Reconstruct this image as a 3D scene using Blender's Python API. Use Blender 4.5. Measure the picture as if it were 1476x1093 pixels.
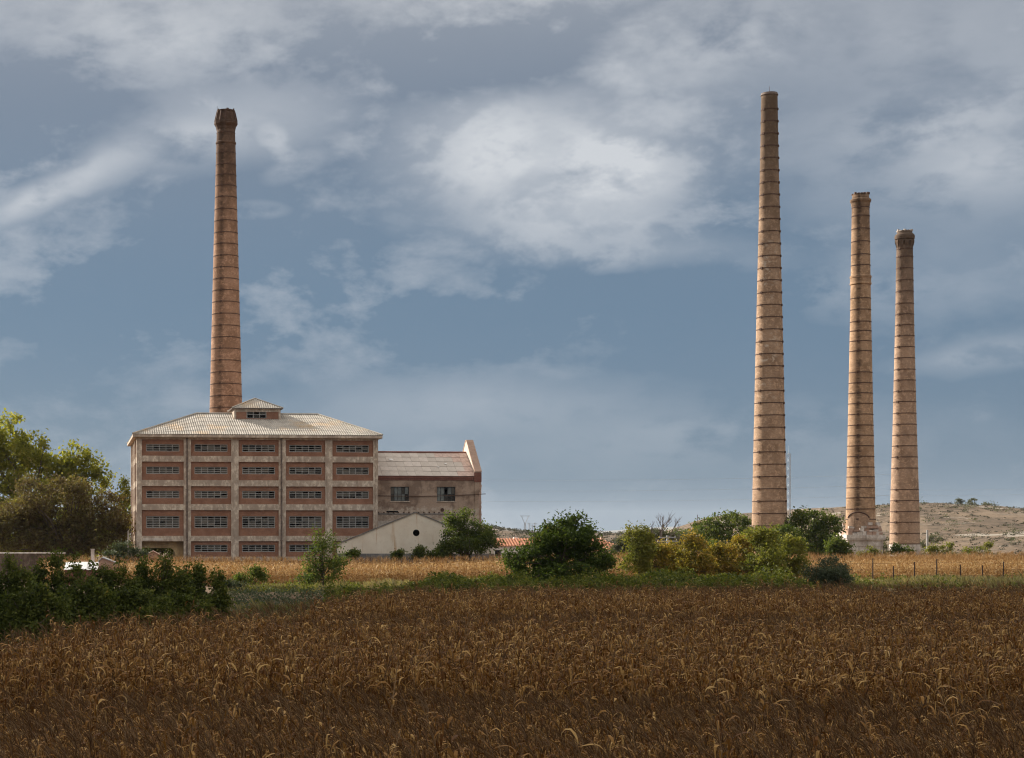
import bpy, bmesh, math, random
import numpy as np
from mathutils import Vector, Matrix, noise as mnoise

for o in list(bpy.data.objects):
    bpy.data.objects.remove(o)
scene = bpy.context.scene
COL = scene.collection

# ------------------------------------------------------------------ camera
F, CX, CY, H = 2400.0, 360.0, 770.0, 5.3      # focal length and principal point of a level shift lens (in 1476 px units)
PW, PH = 1476.0, 1093.0
cam_d = bpy.data.cameras.new('camera')
cam = bpy.data.objects.new('camera', cam_d); COL.objects.link(cam)
cam.location = (0, 0, H); cam.rotation_euler = (math.radians(90), 0, 0)
cam_d.sensor_width = 36.0; cam_d.lens = 36.0 * F / PW
cam_d.shift_x = (PW / 2 - CX) / PW; cam_d.shift_y = (CY - PH / 2) / PW
cam_d.clip_start = 0.5; cam_d.clip_end = 30000
scene.camera = cam

# ------------------------------------------------------------------ light
SUN = Vector((-0.72, 0.68, 0.46)).normalized()          # direction towards the sun: left, behind the factory
sun_d = bpy.data.lights.new('sun', 'SUN'); sun_d.energy = 5.0; sun_d.angle = math.radians(0.5)
sun_d.color = (1.0, 0.92, 0.81)
sun = bpy.data.objects.new('sun', sun_d); COL.objects.link(sun)
sun.rotation_euler = (-SUN).to_track_quat('-Z', 'Y').to_euler(); sun.location = (-300, 200, 300)

world = bpy.data.worlds.new('World'); scene.world = world; world.use_nodes = True
def build_world():
    nt = world.node_tree; nt.nodes.clear()
    N = nt.nodes.new; L = nt.links.new
    def math_(op, a, b=None, c=None, clamp=False):
        n = N('ShaderNodeMath'); n.operation = op; n.use_clamp = clamp
        for i, v in enumerate((a, b, c)):
            if v is None: continue
            if isinstance(v, (int, float)): n.inputs[i].default_value = v
            else: L(v, n.inputs[i])
        return n.outputs[0]
    def ramp(v, lo, hi, smooth=True):
        n = N('ShaderNodeMapRange'); n.interpolation_type = 'SMOOTHSTEP' if smooth else 'LINEAR'
        L(v, n.inputs['Value']); n.inputs['From Min'].default_value = lo; n.inputs['From Max'].default_value = hi
        return n.outputs['Result']
    def mixc(f, a, b):
        n = N('ShaderNodeMix'); n.data_type = 'RGBA'
        if isinstance(f, (int, float)): n.inputs['Factor'].default_value = f
        else: L(f, n.inputs['Factor'])
        for v, s in ((a, n.inputs['A']), (b, n.inputs['B'])):
            if isinstance(v, tuple): s.default_value = (*v, 1)
            else: L(v, s)
        return n.outputs['Result']
    out = N('ShaderNodeOutputWorld'); bg = N('ShaderNodeBackground')
    sky = N('ShaderNodeTexSky'); sky.sky_type = 'NISHITA'; sky.sun_disc = False
    sky.sun_elevation = math.asin(SUN.z); sky.sun_rotation = math.atan2(SUN.x, SUN.y)
    sky.air_density = 1.0; sky.dust_density = 1.5; sky.ozone_density = 1.5
    tc = N('ShaderNodeTexCoord'); sep = N('ShaderNodeSeparateXYZ'); L(tc.outputs['Generated'], sep.inputs[0])
    az = math_('ARCTAN2', sep.outputs[0], sep.outputs[1]); el = math_('ARCSINE', sep.outputs[2])
    elp = math_('MAXIMUM', el, 0.0)
    # cloud field on the sky dome: azimuth / elevation, stretched sideways
    cmb = N('ShaderNodeCombineXYZ')
    L(math_('MULTIPLY', sep.outputs[0], 1.0), cmb.inputs[0]); L(sep.outputs[1], cmb.inputs[1])
    L(math_('MULTIPLY', sep.outputs[2], 1.9), cmb.inputs[2])
    def noise(scale, detail, rough, dist, off=0.0, wv=None):
        n = N('ShaderNodeTexNoise'); n.noise_dimensions = '4D'
        n.inputs['W'].default_value = off
        n.inputs['Scale'].default_value = scale; n.inputs['Detail'].default_value = detail
        n.inputs['Roughness'].default_value = rough; n.inputs['Distortion'].default_value = dist
        L(cmb.outputs[0], n.inputs['Vector']); return n.outputs['Fac']
    n1 = noise(5.0, 10, 0.56, 0.15, 3.3)
    n2 = noise(13.0, 9, 0.60, 0.25, 7.1)
    n3 = noise(2.4, 4, 0.5, 0.1, 1.7)
    n4 = noise(30.0, 8, 0.62, 0.2, 5.2)
    # perturbation used to fray the edges of the separate clouds
    fr = math_('ADD', math_('MULTIPLY', math_('SUBTRACT', n2, 0.5), 1.35), math_('MULTIPLY', math_('SUBTRACT', n4, 0.5), 0.8))
    fr2 = math_('SUBTRACT', n1, 0.5)
    def cloud(px, py, rx, ry, rot=0.0, fray=1.6, lo=1.0, hi=0.15):
        a0 = math.atan2(px - CX, F); e0 = math.atan2((CY - py) * math.cos(a0), F)
        dx = math_('SUBTRACT', az, a0); dy = math_('SUBTRACT', el, e0)
        c, s = math.cos(rot), math.sin(rot)
        ux = math_('ADD', math_('MULTIPLY', dx, c), math_('MULTIPLY', dy, s))
        uy = math_('SUBTRACT', math_('MULTIPLY', dy, c), math_('MULTIPLY', dx, s))
        ux = math_('DIVIDE', ux, rx / F); uy = math_('DIVIDE', uy, ry / F)
        d = math_('SQRT', math_('ADD', math_('MULTIPLY', ux, ux), math_('MULTIPLY', uy, uy)))
        d = math_('ADD', d, math_('ADD', math_('MULTIPLY', fr, fray), math_('MULTIPLY', fr2, fray)))
        return ramp(d, lo, hi)
    def add(a, b, k): return math_('ADD', a, math_('MULTIPLY', b, k))
    # layered grey cloud everywhere, thinning to a blue-grey bank
    mass = math_('ADD', math_('MULTIPLY', n1, 0.50), math_('ADD', math_('MULTIPLY', n2, 0.30), math_('MULTIPLY', n4, 0.20)))
    veil = ramp(mass, 0.42, 0.62)
    high = ramp(elp, 0.09, 0.25)
    light = math_('MULTIPLY', veil, math_('ADD', 0.17, math_('MULTIPLY', high, 0.30)))
    tex = math_('ADD', 0.45, math_('MULTIPLY', ramp(mass, 0.36, 0.64), 0.85))
    for spec, k in (((800, 262, 265, 135, -0.12, 1.7, 1.0, 0.45), 0.50), ((800, 250, 250, 120, -0.1, 1.2, 1.1, 0.0), 0.46), ((690, 215, 110, 75, 0.3, 2.0, 0.95, 0.35), 0.30), ((890, 235, 120, 75, 0.0, 2.0, 0.95, 0.3), 0.30), ((880, 345, 220, 50, 0.0, 1.8, 1.0, 0.3), 0.22),
                    ((60, 282, 140, 30, 0.45, 2.0, 1.0, 0.2), 0.52), ((150, 240, 80, 40, 0.5, 2.3, 1.0, 0.2), 0.36), ((285, 195, 230, 62, 0.12, 2.0, 1.0, 0.2), 0.38), ((398, 206, 36, 24, -0.7, 3.0, 1.0, 0.2), 0.42), ((372, 303, 48, 15, 0.0, 2.6, 1.0, 0.2), 0.38), ((425, 240, 60, 20, 0.4, 2.2, 1.0, 0.4), 0.20),
                    ((250, 55, 420, 120, 0.0, 2.0), 0.24), ((1360, 190, 330, 190, 0.1, 2.0), 0.36), ((1420, 250, 150, 60, 0.1, 2.2, 1.0, 0.4), 0.16), ((1150, 60, 420, 90, 0.0, 2.0), 0.26), ((1000, 375, 190, 46, 0.0, 1.9, 1.0, 0.3), 0.22),
                    ((1400, 515, 170, 36, 0.1, 1.9, 1.0, 0.3), 0.26), ((190, 490, 60, 40, 0.3, 1.8, 1.0, 0.3), 0.14), ((700, 580, 420, 70, 0.05, 1.9), 0.17), ((1000, 620, 560, 100, 0.0, 1.9), 0.20), ((1250, 420, 300, 90, 0.0, 1.9), 0.16)):
        light = add(light, math_('MULTIPLY', cloud(*spec), tex), k)
    d1 = math_('MULTIPLY', cloud(40, 170, 210, 110, 0.2, 1.2), 0.40)
    d2 = math_('MULTIPLY', cloud(720, 70, 380, 80, 0.0, 1.3), 0.40)
    d3 = math_('MULTIPLY', cloud(900, 425, 420, 45, 0.02, 1.3), 0.26)
    d5 = math_('ADD', math_('MULTIPLY', cloud(230, 430, 430, 110, 0.0, 1.4), 0.42), math_('MULTIPLY', cloud(640, 470, 380, 80, 0.0, 1.4), 0.30))
    d4 = math_('MULTIPLY', ramp(n3, 0.5, 0.72), 0.20)
    dark = math_('ADD', math_('ADD', d1, d2), math_('ADD', math_('ADD', d3, d5), d4))
    light = math_('SUBTRACT', light, math_('MULTIPLY', dark, 0.75))
    # billows: the fractal itself carves the edges of every cloud
    bil = math_('ADD', math_('MULTIPLY', math_('SUBTRACT', n2, 0.5), 0.95), math_('ADD', math_('MULTIPLY', math_('SUBTRACT', n4, 0.5), 0.55), math_('MULTIPLY', math_('SUBTRACT', n1, 0.5), 0.5)))
    light = math_('ADD', light, math_('MULTIPLY', bil, math_('ADD', 0.45, math_('MULTIPLY', math_('MAXIMUM', light, 0.0), 1.0))))
    light = math_('MAXIMUM', math_('MINIMUM', light, 1.0), 0.0)
    S = 10.0       # colours below are radiances; the Background strength is 0.1
    def C(r, g, b): return (r * S, g * S, b * S)
    nish = N('ShaderNodeMix'); nish.data_type = 'RGBA'; nish.blend_type = 'MULTIPLY'; nish.inputs['Factor'].default_value = 1
    L(sky.outputs[0], nish.inputs['A']); nish.inputs['B'].default_value = (0.40, 0.50, 0.62, 1)
    # blue-grey rain bank behind, lighter haze at the horizon
    bank = mixc(ramp(elp, 0.0, 0.11), C(0.165, 0.245, 0.33), C(0.140, 0.222, 0.322))
    bank = mixc(ramp(elp, 0.12, 0.28), bank, C(0.215, 0.262, 0.33))
    base = mixc(0.88, nish.outputs['Result'], bank)
    col = mixc(light, base, C(0.62, 0.65, 0.69))
    # sky above the view raised to bright even grey, to fill shaded walls
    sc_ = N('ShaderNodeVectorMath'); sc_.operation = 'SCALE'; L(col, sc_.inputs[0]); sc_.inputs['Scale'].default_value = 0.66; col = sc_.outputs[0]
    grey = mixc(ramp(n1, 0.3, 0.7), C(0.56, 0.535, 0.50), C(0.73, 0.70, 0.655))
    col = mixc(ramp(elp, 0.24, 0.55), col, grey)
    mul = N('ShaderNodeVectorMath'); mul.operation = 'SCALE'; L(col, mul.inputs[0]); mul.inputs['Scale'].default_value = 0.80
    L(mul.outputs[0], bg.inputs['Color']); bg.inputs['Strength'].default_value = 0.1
    L(bg.outputs[0], out.inputs['Surface'])
build_world()

scene.view_settings.view_transform = 'Standard'; scene.view_settings.look = 'None'
scene.view_settings.exposure = 0.9; scene.view_settings.gamma = 1.0
scene.view_settings.use_curve_mapping = False
scene.render.resolution_x = 1024; scene.render.resolution_y = 758
scene.render.engine = 'CYCLES'
scene.cycles.use_denoising = True
scene.cycles.pixel_filter_type = 'BLACKMAN_HARRIS'; scene.cycles.filter_width = 1.15

# ------------------------------------------------------------------ helpers
def PX(px, Y): return (px - CX) / F * Y
def PZ(py, Y): return H + (CY - py) / F * Y
def sstep(a, b, x):
    t = min(1.0, max(0.0, (x - a) / (b - a))); return t * t * (3 - 2 * t)
def ground_z(x, y):
    """height of the land: a low bank between the two corn fields, rising on the right"""
    bank = sstep(112, 132, y) * (1 - 0.7 * sstep(152, 172, y)) * (1 - sstep(230, 330, y)) * (0.15 + 0.75 * sstep(5, 34, x))
    edge = (0.2 + 0.25 * sstep(8, 16, x)) * sstep(104, 122, y) * (1 - sstep(136, 156, y))
    n = 0.18 * mnoise.noise(Vector((x * 0.05, y * 0.05, 0.3))) + 0.08 * mnoise.noise(Vector((x * 0.21, y * 0.21, 5.3)))
    return bank + edge + n

def tag(o, label=None, cat=None, group=None, kind=None):
    if label: o['label'] = label
    if cat: o['category'] = cat
    if group: o['group'] = group
    if kind: o['kind'] = kind
    return o
def empty(name, loc, rz=0.0):
    o = bpy.data.objects.new(name, None); COL.objects.link(o)
    o.location = loc; o.rotation_euler = (0, 0, rz); o.empty_display_size = 0.5
    return o
def link(name, me, mats, parent=None, loc=(0, 0, 0)):
    o = bpy.data.objects.new(name, me); COL.objects.link(o)
    if parent: o.parent = parent
    o.location = loc
    if mats is not None and len(me.materials) == 0:
        for m in (mats if isinstance(mats, (list, tuple)) else [mats]): me.materials.append(m)
    return o

class MB:
    def __init__(self): self.v = []; self.f = []; self.m = []; self.mi = 0
    def quad(self, *p):
        n = len(self.v); self.v += [tuple(q) for q in p]; self.f.append(tuple(range(n, n + len(p)))); self.m.append(self.mi)
    def box(self, x0, x1, y0, y1, z0, z1):
        n = len(self.v)
        self.v += [(x0, y0, z0), (x1, y0, z0), (x1, y1, z0), (x0, y1, z0), (x0, y0, z1), (x1, y0, z1), (x1, y1, z1), (x0, y1, z1)]
        for f in ((0, 3, 2, 1), (4, 5, 6, 7), (0, 1, 5, 4), (1, 2, 6, 5), (2, 3, 7, 6), (3, 0, 4, 7)):
            self.f.append(tuple(n + i for i in f)); self.m.append(self.mi)
    def tube(self, pts, radii, seg=6, cap=True):
        n0 = len(self.v); k = len(pts); ps = [Vector(p) for p in pts]
        for i, p in enumerate(ps):
            d = (ps[min(i + 1, k - 1)] - ps[max(i - 1, 0)])
            if d.length < 1e-9: d = Vector((0, 0, 1))
            d.normalize()
            a = d.cross(Vector((0, 0, 1)) if abs(d.z) < 0.9 else Vector((1, 0, 0))).normalized(); b = d.cross(a)
            for s in range(seg):
                t = 2 * math.pi * s / seg
                self.v.append(tuple(p + (a * math.cos(t) + b * math.sin(t)) * radii[i]))
        for i in range(k - 1):
            for s in range(seg):
                a0 = n0 + i * seg + s; a1 = n0 + i * seg + (s + 1) % seg
                self.f.append((a0, a0 + seg, a1 + seg, a1)); self.m.append(self.mi)
        if cap:
            self.f.append(tuple(n0 + s for s in range(seg))); self.m.append(self.mi)
            self.f.append(tuple(n0 + (k - 1) * seg + s for s in reversed(range(seg)))); self.m.append(self.mi)
    def lathe(self, prof, seg=48, cx=0, cy=0, cap_top=True, cap_bot=False):
        n0 = len(self.v)
        for r, z in prof:
            for s in range(seg):
                t = 2 * math.pi * s / seg; self.v.append((cx + r * math.cos(t), cy + r * math.sin(t), z))
        for i in range(len(prof) - 1):
            for s in range(seg):
                a0 = n0 + i * seg + s; a1 = n0 + i * seg + (s + 1) % seg
                self.f.append((a0, a1, a1 + seg, a0 + seg)); self.m.append(self.mi)
        if cap_top: self.f.append(tuple(n0 + (len(prof) - 1) * seg + s for s in range(seg))); self.m.append(self.mi)
        if cap_bot: self.f.append(tuple(n0 + s for s in reversed(range(seg)))); self.m.append(self.mi)
    def prism(self, poly, y0, y1):
        """poly: list of (x, z) counter-clockwise seen from -y"""
        k = len(poly); n = len(self.v)
        self.v += [(x, y0, z) for x, z in poly] + [(x, y1, z) for x, z in poly]
        self.f.append(tuple(n + i for i in range(k))); self.m.append(self.mi)
        self.f.append(tuple(n + k + i for i in reversed(range(k)))); self.m.append(self.mi)
        for i in range(k):
            j = (i + 1) % k; self.f.append((n + i, n + k + i, n + k + j, n + j)); self.m.append(self.mi)
    def build(self, name, mats, parent=None, loc=(0, 0, 0), smooth=False):
        me = bpy.data.meshes.new(name); me.from_pydata(self.v, [], self.f)
        if any(self.m): me.polygons.foreach_set('material_index', self.m)
        if smooth: me.polygons.foreach_set('use_smooth', [True] * len(self.f))
        me.update()
        return link(name, me, mats, parent, loc)
    def mesh(self, name, mats, smooth=False):
        me = bpy.data.meshes.new(name); me.from_pydata(self.v, [], self.f)
        if any(self.m): me.polygons.foreach_set('material_index', self.m)
        if smooth: me.polygons.foreach_set('use_smooth', [True] * len(self.f))
        for m in (mats if isinstance(mats, (list, tuple)) else [mats]): me.materials.append(m)
        me.update(); return me

def np_mesh(name, V, Q, mats, parent=None, loc=(0, 0, 0), smooth=False, midx=None):
    """V (n,3), Q (m,4) or (m,3)"""
    V = np.asarray(V, np.float32); Q = np.asarray(Q, np.int32); k = Q.shape[1]
    me = bpy.data.meshes.new(name)
    me.vertices.add(len(V)); me.vertices.foreach_set('co', V.ravel())
    me.loops.add(Q.size); me.loops.foreach_set('vertex_index', Q.ravel())
    me.polygons.add(len(Q)); me.polygons.foreach_set('loop_start', np.arange(0, Q.size, k, dtype=np.int32))
    try: me.polygons.foreach_set('loop_total', np.full(len(Q), k, np.int32))
    except Exception: pass
    if midx is not None: me.polygons.foreach_set('material_index', np.asarray(midx, np.int32))
    if smooth: me.polygons.foreach_set('use_smooth', np.ones(len(Q), bool))
    me.update(calc_edges=True)
    if not smooth: me.shade_flat()
    return link(name, me, mats, parent, loc)

# ------------------------------------------------------------------ materials
class MT:
    def __init__(self, name, rough=0.85, spec=0.25):
        self.m = bpy.data.materials.new(name); self.m.use_nodes = True
        self.nt = self.m.node_tree; self.nt.nodes.clear()
        self.out = self.N('ShaderNodeOutputMaterial'); self.b = self.N('ShaderNodeBsdfPrincipled')
        self.b.inputs['Roughness'].default_value = rough; self.b.inputs['Specular IOR Level'].default_value = spec
        self.L(self.b.outputs[0], self.out.inputs['Surface'])
        self._tc = None
    def N(self, t): return self.nt.nodes.new(t)
    def L(self, a, b): self.nt.links.new(a, b)
    def obj(self):
        if not self._tc: self._tc = self.N('ShaderNodeTexCoord')
        return self._tc.outputs['Object']
    def val(self, v, s):
        if isinstance(v, (int, float)): s.default_value = v
        elif isinstance(v, tuple): s.default_value = (*v, 1) if len(v) == 3 and s.type == 'RGBA' else v
        else: self.L(v, s)
    def math(self, op, a, b=None, c=None, clamp=False):
        n = self.N('ShaderNodeMath'); n.operation = op; n.use_clamp = clamp
        for i, v in enumerate((a, b, c)):
            if v is not None: self.val(v, n.inputs[i])
        return n.outputs[0]
    def ramp(self, v, lo, hi, a=0.0, b=1.0):
        n = self.N('ShaderNodeMapRange'); n.interpolation_type = 'SMOOTHSTEP'; self.val(v, n.inputs['Value'])
        for k, x in (('From Min', lo), ('From Max', hi), ('To Min', a), ('To Max', b)): n.inputs[k].default_value = x
        return n.outputs['Result']
    def mix(self, f, a, b, mode='MIX'):
        n = self.N('ShaderNodeMix'); n.data_type = 'RGBA'; n.blend_type = mode
        self.val(f, n.inputs['Factor']); self.val(a, n.inputs['A']); self.val(b, n.inputs['B']); return n.outputs['Result']
    def scalev(self, v, s):
        n = self.N('ShaderNodeVectorMath'); n.operation = 'MULTIPLY'; self.L(v, n.inputs[0]); n.inputs[1].default_value = s; return n.outputs[0]
    def noise(self, scale, detail=4, rough=0.55, vec=None, stretch=None, dist=0.0, off=0.0):
        n = self.N('ShaderNodeTexNoise'); n.noise_dimensions = '4D'; n.inputs['W'].default_value = off
        v = vec or self.obj()
        if stretch: v = self.scalev(v, stretch)
        self.L(v, n.inputs['Vector']); n.inputs['Scale'].default_value = scale; n.inputs['Detail'].default_value = detail
        n.inputs['Roughness'].default_value = rough; n.inputs['Distortion'].default_value = dist
        return n.outputs['Fac']
    def sep(self):
        n = self.N('ShaderNodeSeparateXYZ'); self.L(self.obj(), n.inputs[0]); return n.outputs
    def color(self, c): self.val(c, self.b.inputs['Base Color'])
    def bump(self, h, strength=0.4, dist=0.05):
        n = self.N('ShaderNodeBump'); n.inputs['Strength'].default_value = strength; n.inputs['Distance'].default_value = dist
        self.L(h, n.inputs['Height']); self.L(n.outputs[0], self.b.inputs['Normal'])
    def island(self): return self.N('ShaderNodeNewGeometry').outputs['Random Per Island']
    def instrand(self): return self.N('ShaderNodeObjectInfo').outputs['Random']
    def cramp(self, v, stops):
        n = self.N('ShaderNodeValToRGB'); e = n.color_ramp.elements
        while len(e) < len(stops): e.new(0.5)
        for i, (p, c) in enumerate(stops): e[i].position = p; e[i].color = (*c, 1)
        self.L(v, n.inputs[0]); return n.outputs[0]

M = {}
def mat_plain(key, c, rough=0.8, var=0.25, scale=3.0, spec=0.25, metal=0.0, stretch=None):
    t = MT(key, rough, spec); n = t.noise(scale, 5, 0.6, stretch=stretch)
    lo = tuple(x * (1 - var) for x in c); hi = tuple(min(1, x * (1 + var)) for x in c)
    t.color(t.mix(t.ramp(n, 0.3, 0.7), lo, hi)); t.b.inputs['Metallic'].default_value = metal
    t.bump(n, 0.25, 0.03); M[key] = t.m
def mat_concrete(key, c, dirt, pale):
    t = MT(key, 0.9, 0.15)
    n1 = t.noise(0.9, 6, 0.62, stretch=(1, 1, 0.5)); n2 = t.noise(2.6, 7, 0.68, off=2.0, stretch=(1, 1, 0.7)); n3 = t.noise(14, 3, 0.6)
    st = t.noise(2.2, 5, 0.6, stretch=(1, 1, 0.12), off=4.0)
    a = t.mix(t.ramp(n1, 0.36, 0.64), dirt, c)
    a = t.mix(t.math('MULTIPLY', t.ramp(n2, 0.47, 0.57), t.ramp(n1, 0.38, 0.56)), a, pale)
    a = t.mix(t.math('MULTIPLY', t.ramp(st, 0.54, 0.68), 0.55), a, tuple(x * 0.5 for x in dirt))
    a = t.mix(t.ramp(n3, 0.3, 0.7, 0.0, 0.35), a, dirt)
    t.color(a); t.bump(n2, 0.4, 0.03); M[key] = t.m
def mat_brick(key, c1, c2, mortar, bw=0.26, bh=0.075, rough=0.9):
    t = MT(key, rough, 0.15)
    sx = t.sep(); cmb = t.N('ShaderNodeCombineXYZ'); t.L(t.math('ADD', sx[0], sx[1]), cmb.inputs[0]); t.L(sx[2], cmb.inputs[1])
    b = t.N('ShaderNodeTexBrick'); t.L(cmb.outputs[0], b.inputs['Vector']); b.inputs['Scale'].default_value = 1.0
    b.inputs['Brick Width'].default_value = bw; b.inputs['Row Height'].default_value = bh; b.inputs['Mortar Size'].default_value = 0.008
    b.inputs['Color1'].default_value = (*c1, 1); b.inputs['Color2'].default_value = (*c2, 1); b.inputs['Mortar'].default_value = (*mortar, 1)
    n = t.noise(0.8, 6, 0.6); n2 = t.noise(3.0, 5, 0.6, stretch=(1, 1, 0.25), off=3)
    a = t.mix(t.ramp(n, 0.35, 0.7, 0.0, 0.45), b.outputs['Color'], tuple(x * 0.55 for x in c1))
    a = t.mix(t.ramp(n2, 0.58, 0.75, 0.0, 0.35), a, mortar)
    t.color(a); t.bump(b.outputs['Fac'], -0.3, 0.01); M[key] = t.m
def mat_chimney(key, c1, c2, soot, z_soot, top, streak=0.5, streak_ang=-2.0, white=False, streak_w=0.16):
    """tan factory brick: courses, weathered bands, soot towards the mouth, a soot run down the side"""
    t = MT(key, 0.92, 0.12); s = t.sep()
    ang = t.math('ARCTAN2', s[1], s[0])
    cmb = t.N('ShaderNodeCombineXYZ'); t.L(t.math('MULTIPLY', ang, 2.0), cmb.inputs[0]); t.L(s[2], cmb.inputs[1])
    br = t.N('ShaderNodeTexBrick'); t.L(cmb.outputs[0], br.inputs['Vector']); br.inputs['Scale'].default_value = 1
    br.inputs['Brick Width'].default_value = 0.30; br.inputs['Row Height'].default_value = 0.11; br.inputs['Mortar Size'].default_value = 0.012
    br.inputs['Color1'].default_value = (*c1, 1); br.inputs['Color2'].default_value = (*c2, 1)
    br.inputs['Mortar'].default_value = (*tuple(x * 0.8 + 0.05 for x in c1), 1)
    n1 = t.noise(0.5, 5, 0.6, stretch=(1, 1, 0.7)); n2 = t.noise(2.2, 6, 0.7, off=3.0); n3 = t.noise(1.1, 4, 0.6, stretch=(0.3, 0.3, 3.0), off=8)
    a = t.mix(t.ramp(n1, 0.38, 0.62, 0, 0.75), br.outputs['Color'], tuple(x * 0.66 for x in c1))
    a = t.mix(t.ramp(n2, 0.50, 0.62, 0, 0.6), a, tuple(min(1, x * 1.25) for x in c2))
    a = t.mix(t.ramp(n3, 0.52, 0.70, 0, 0.45), a, tuple(x * 0.6 for x in c2))
    if white:
        nz = t.noise(0.9, 5, 0.65, stretch=(1.0, 1.0, 1.3), dist=1.2, off=11)
        wz = t.noise(0.22, 2, 0.5, stretch=(0.0, 0.0, 1.0), off=2.6)
        wa = t.ramp(t.math("ABSOLUTE", t.math("ADD", ang, 1.92)), 0.95, 0.3)
        band = t.math('MULTIPLY', t.ramp(s[2], 19, 24), t.ramp(s[2], 46, 40))
        w = t.math('MULTIPLY', t.math('MULTIPLY', t.ramp(nz, 0.53, 0.62), t.ramp(wz, 0.46, 0.56)), t.math('MULTIPLY', wa, band))
        a = t.mix(t.math('MULTIPLY', w, 0.75), a, (0.62, 0.52, 0.42))
    # soot
    zt = t.math('ADD', s[2], t.math('MULTIPLY', t.math('SUBTRACT', n1, 0.5), 10.0))
    a = t.mix(t.ramp(zt, z_soot, top, 0.0, 0.82), a, soot)
    sa = t.math('ABSOLUTE', t.math('ADD', t.math('SUBTRACT', ang, streak_ang), t.math('MULTIPLY', t.math('SUBTRACT', n2, 0.5), 0.7)))
    sm = t.math('MULTIPLY', t.ramp(sa, streak_w * 2.6, 0.0), t.ramp(n3, 0.36, 0.60, 0.25, 1.0))
    a = t.mix(t.math('MULTIPLY', sm, streak), a, tuple(x * 0.8 for x in soot))
    t.color(a); t.bump(t.math('ADD', n2, t.math('MULTIPLY', br.outputs['Fac'], -0.4)), 0.35, 0.03); M[key] = t.m
def mat_leaf(key, stops, trans=0.45, rough=0.6, spec=0.3, noise_scale=0.6):
    t = MT(key, rough, spec)
    r = t.island(); n = t.noise(noise_scale, 3, 0.5)
    f = t.math('ADD', t.math('MULTIPLY', r, 0.62), t.math('MULTIPLY', t.ramp(n, 0.32, 0.68), 0.38))
    c = t.cramp(f, stops); t.color(c)
    tr = t.N('ShaderNodeBsdfTranslucent'); t.L(t.mix(1.0, c, (1.0, 1.0, 0.6), 'MULTIPLY'), tr.inputs['Color'])
    ms = t.N('ShaderNodeMixShader'); ms.inputs[0].default_value = trans
    t.L(t.b.outputs[0], ms.inputs[1]); t.L(tr.outputs[0], ms.inputs[2]); t.L(ms.outputs[0], t.out.inputs['Surface']); M[key] = t.m
def mat_corn(key, stops, trans=0.3):
    t = MT(key, 0.55, 0.16)
    r = t.math('FRACT', t.math('ADD', t.island(), t.instrand()))
    n = t.noise(7, 3, 0.6)
    f = t.math('ADD', t.math('MULTIPLY', r, 0.75), t.math('MULTIPLY', n, 0.25))
    c = t.cramp(f, stops); t.color(c)
    tr = t.N('ShaderNodeBsdfTranslucent'); t.L(c, tr.inputs['Color'])
    ms = t.N('ShaderNodeMixShader'); ms.inputs[0].default_value = trans
    t.L(t.b.outputs[0], ms.inputs[1]); t.L(tr.outputs[0], ms.inputs[2]); t.L(ms.outputs[0], t.out.inputs['Surface']); M[key] = t.m

mat_concrete('concrete', (0.55, 0.445, 0.35), (0.40, 0.315, 0.25), (0.76, 0.655, 0.53))
mat_concrete('plaster_white', (0.68, 0.60, 0.51), (0.56, 0.48, 0.40), (0.74, 0.67, 0.58))
mat_concrete('limewash', (0.66, 0.60, 0.54), (0.44, 0.37, 0.32), (0.76, 0.71, 0.65))
mat_concrete('ochre_plaster', (0.52, 0.36, 0.18), (0.38, 0.26, 0.14), (0.60, 0.44, 0.24))
mat_concrete('grey_render', (0.22, 0.21, 0.20), (0.15, 0.145, 0.14), (0.30, 0.285, 0.27))
mat_brick('panel_brick', (0.285, 0.13, 0.08), (0.345, 0.165, 0.10), (0.36, 0.25, 0.19))
mat_brick('cornice_brick', (0.20, 0.07, 0.05), (0.26, 0.10, 0.07), (0.25, 0.18, 0.15))
mat_brick('ruin_brick', (0.42, 0.26, 0.19), (0.50, 0.34, 0.26), (0.5, 0.4, 0.33))
mat_concrete('wall_earth', (0.16, 0.115, 0.085), (0.10, 0.072, 0.055), (0.24, 0.18, 0.135))
mat_plain('iron', (0.10, 0.058, 0.042), 0.8, 0.4, 6)
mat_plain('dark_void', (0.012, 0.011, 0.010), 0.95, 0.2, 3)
mat_plain('window_frame', (0.36, 0.35, 0.33), 0.75, 0.25, 4)
mat_plain('pane_dusty', (0.20, 0.215, 0.20), 0.5, 0.35, 1.2)
mat_plain('steel_frame', (0.07, 0.07, 0.07), 0.6, 0.3, 5)
mat_plain('dark_pipe', (0.16, 0.12, 0.10), 0.8, 0.4, 3)
mat_plain('galvanised', (0.42, 0.43, 0.44), 0.5, 0.2, 4, 0.4, 0.6)
mat_plain('pole_concrete', (0.42, 0.41, 0.39), 0.85, 0.2, 3)
mat_plain('pole_wood', (0.16, 0.12, 0.09), 0.85, 0.3, 3)
mat_plain('rust_post', (0.05, 0.032, 0.025), 0.85, 0.3, 5)
mat_plain('bark', (0.11, 0.085, 0.065), 0.95, 0.4, 5, stretch=(1, 1, 0.3))
mat_plain('dead_wood', (0.14, 0.115, 0.10), 0.95, 0.3, 4)
mat_plain('terracotta', (0.42, 0.19, 0.11), 0.9, 0.25, 1.5)
mat_plain('far_white', (0.72, 0.70, 0.67), 0.9, 0.12, 1)
mat_plain('far_tan', (0.46, 0.36, 0.27), 0.9, 0.2, 1)
mat_plain('fibre_cement', (0.68, 0.67, 0.64), 0.9, 0.15, 2)
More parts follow.
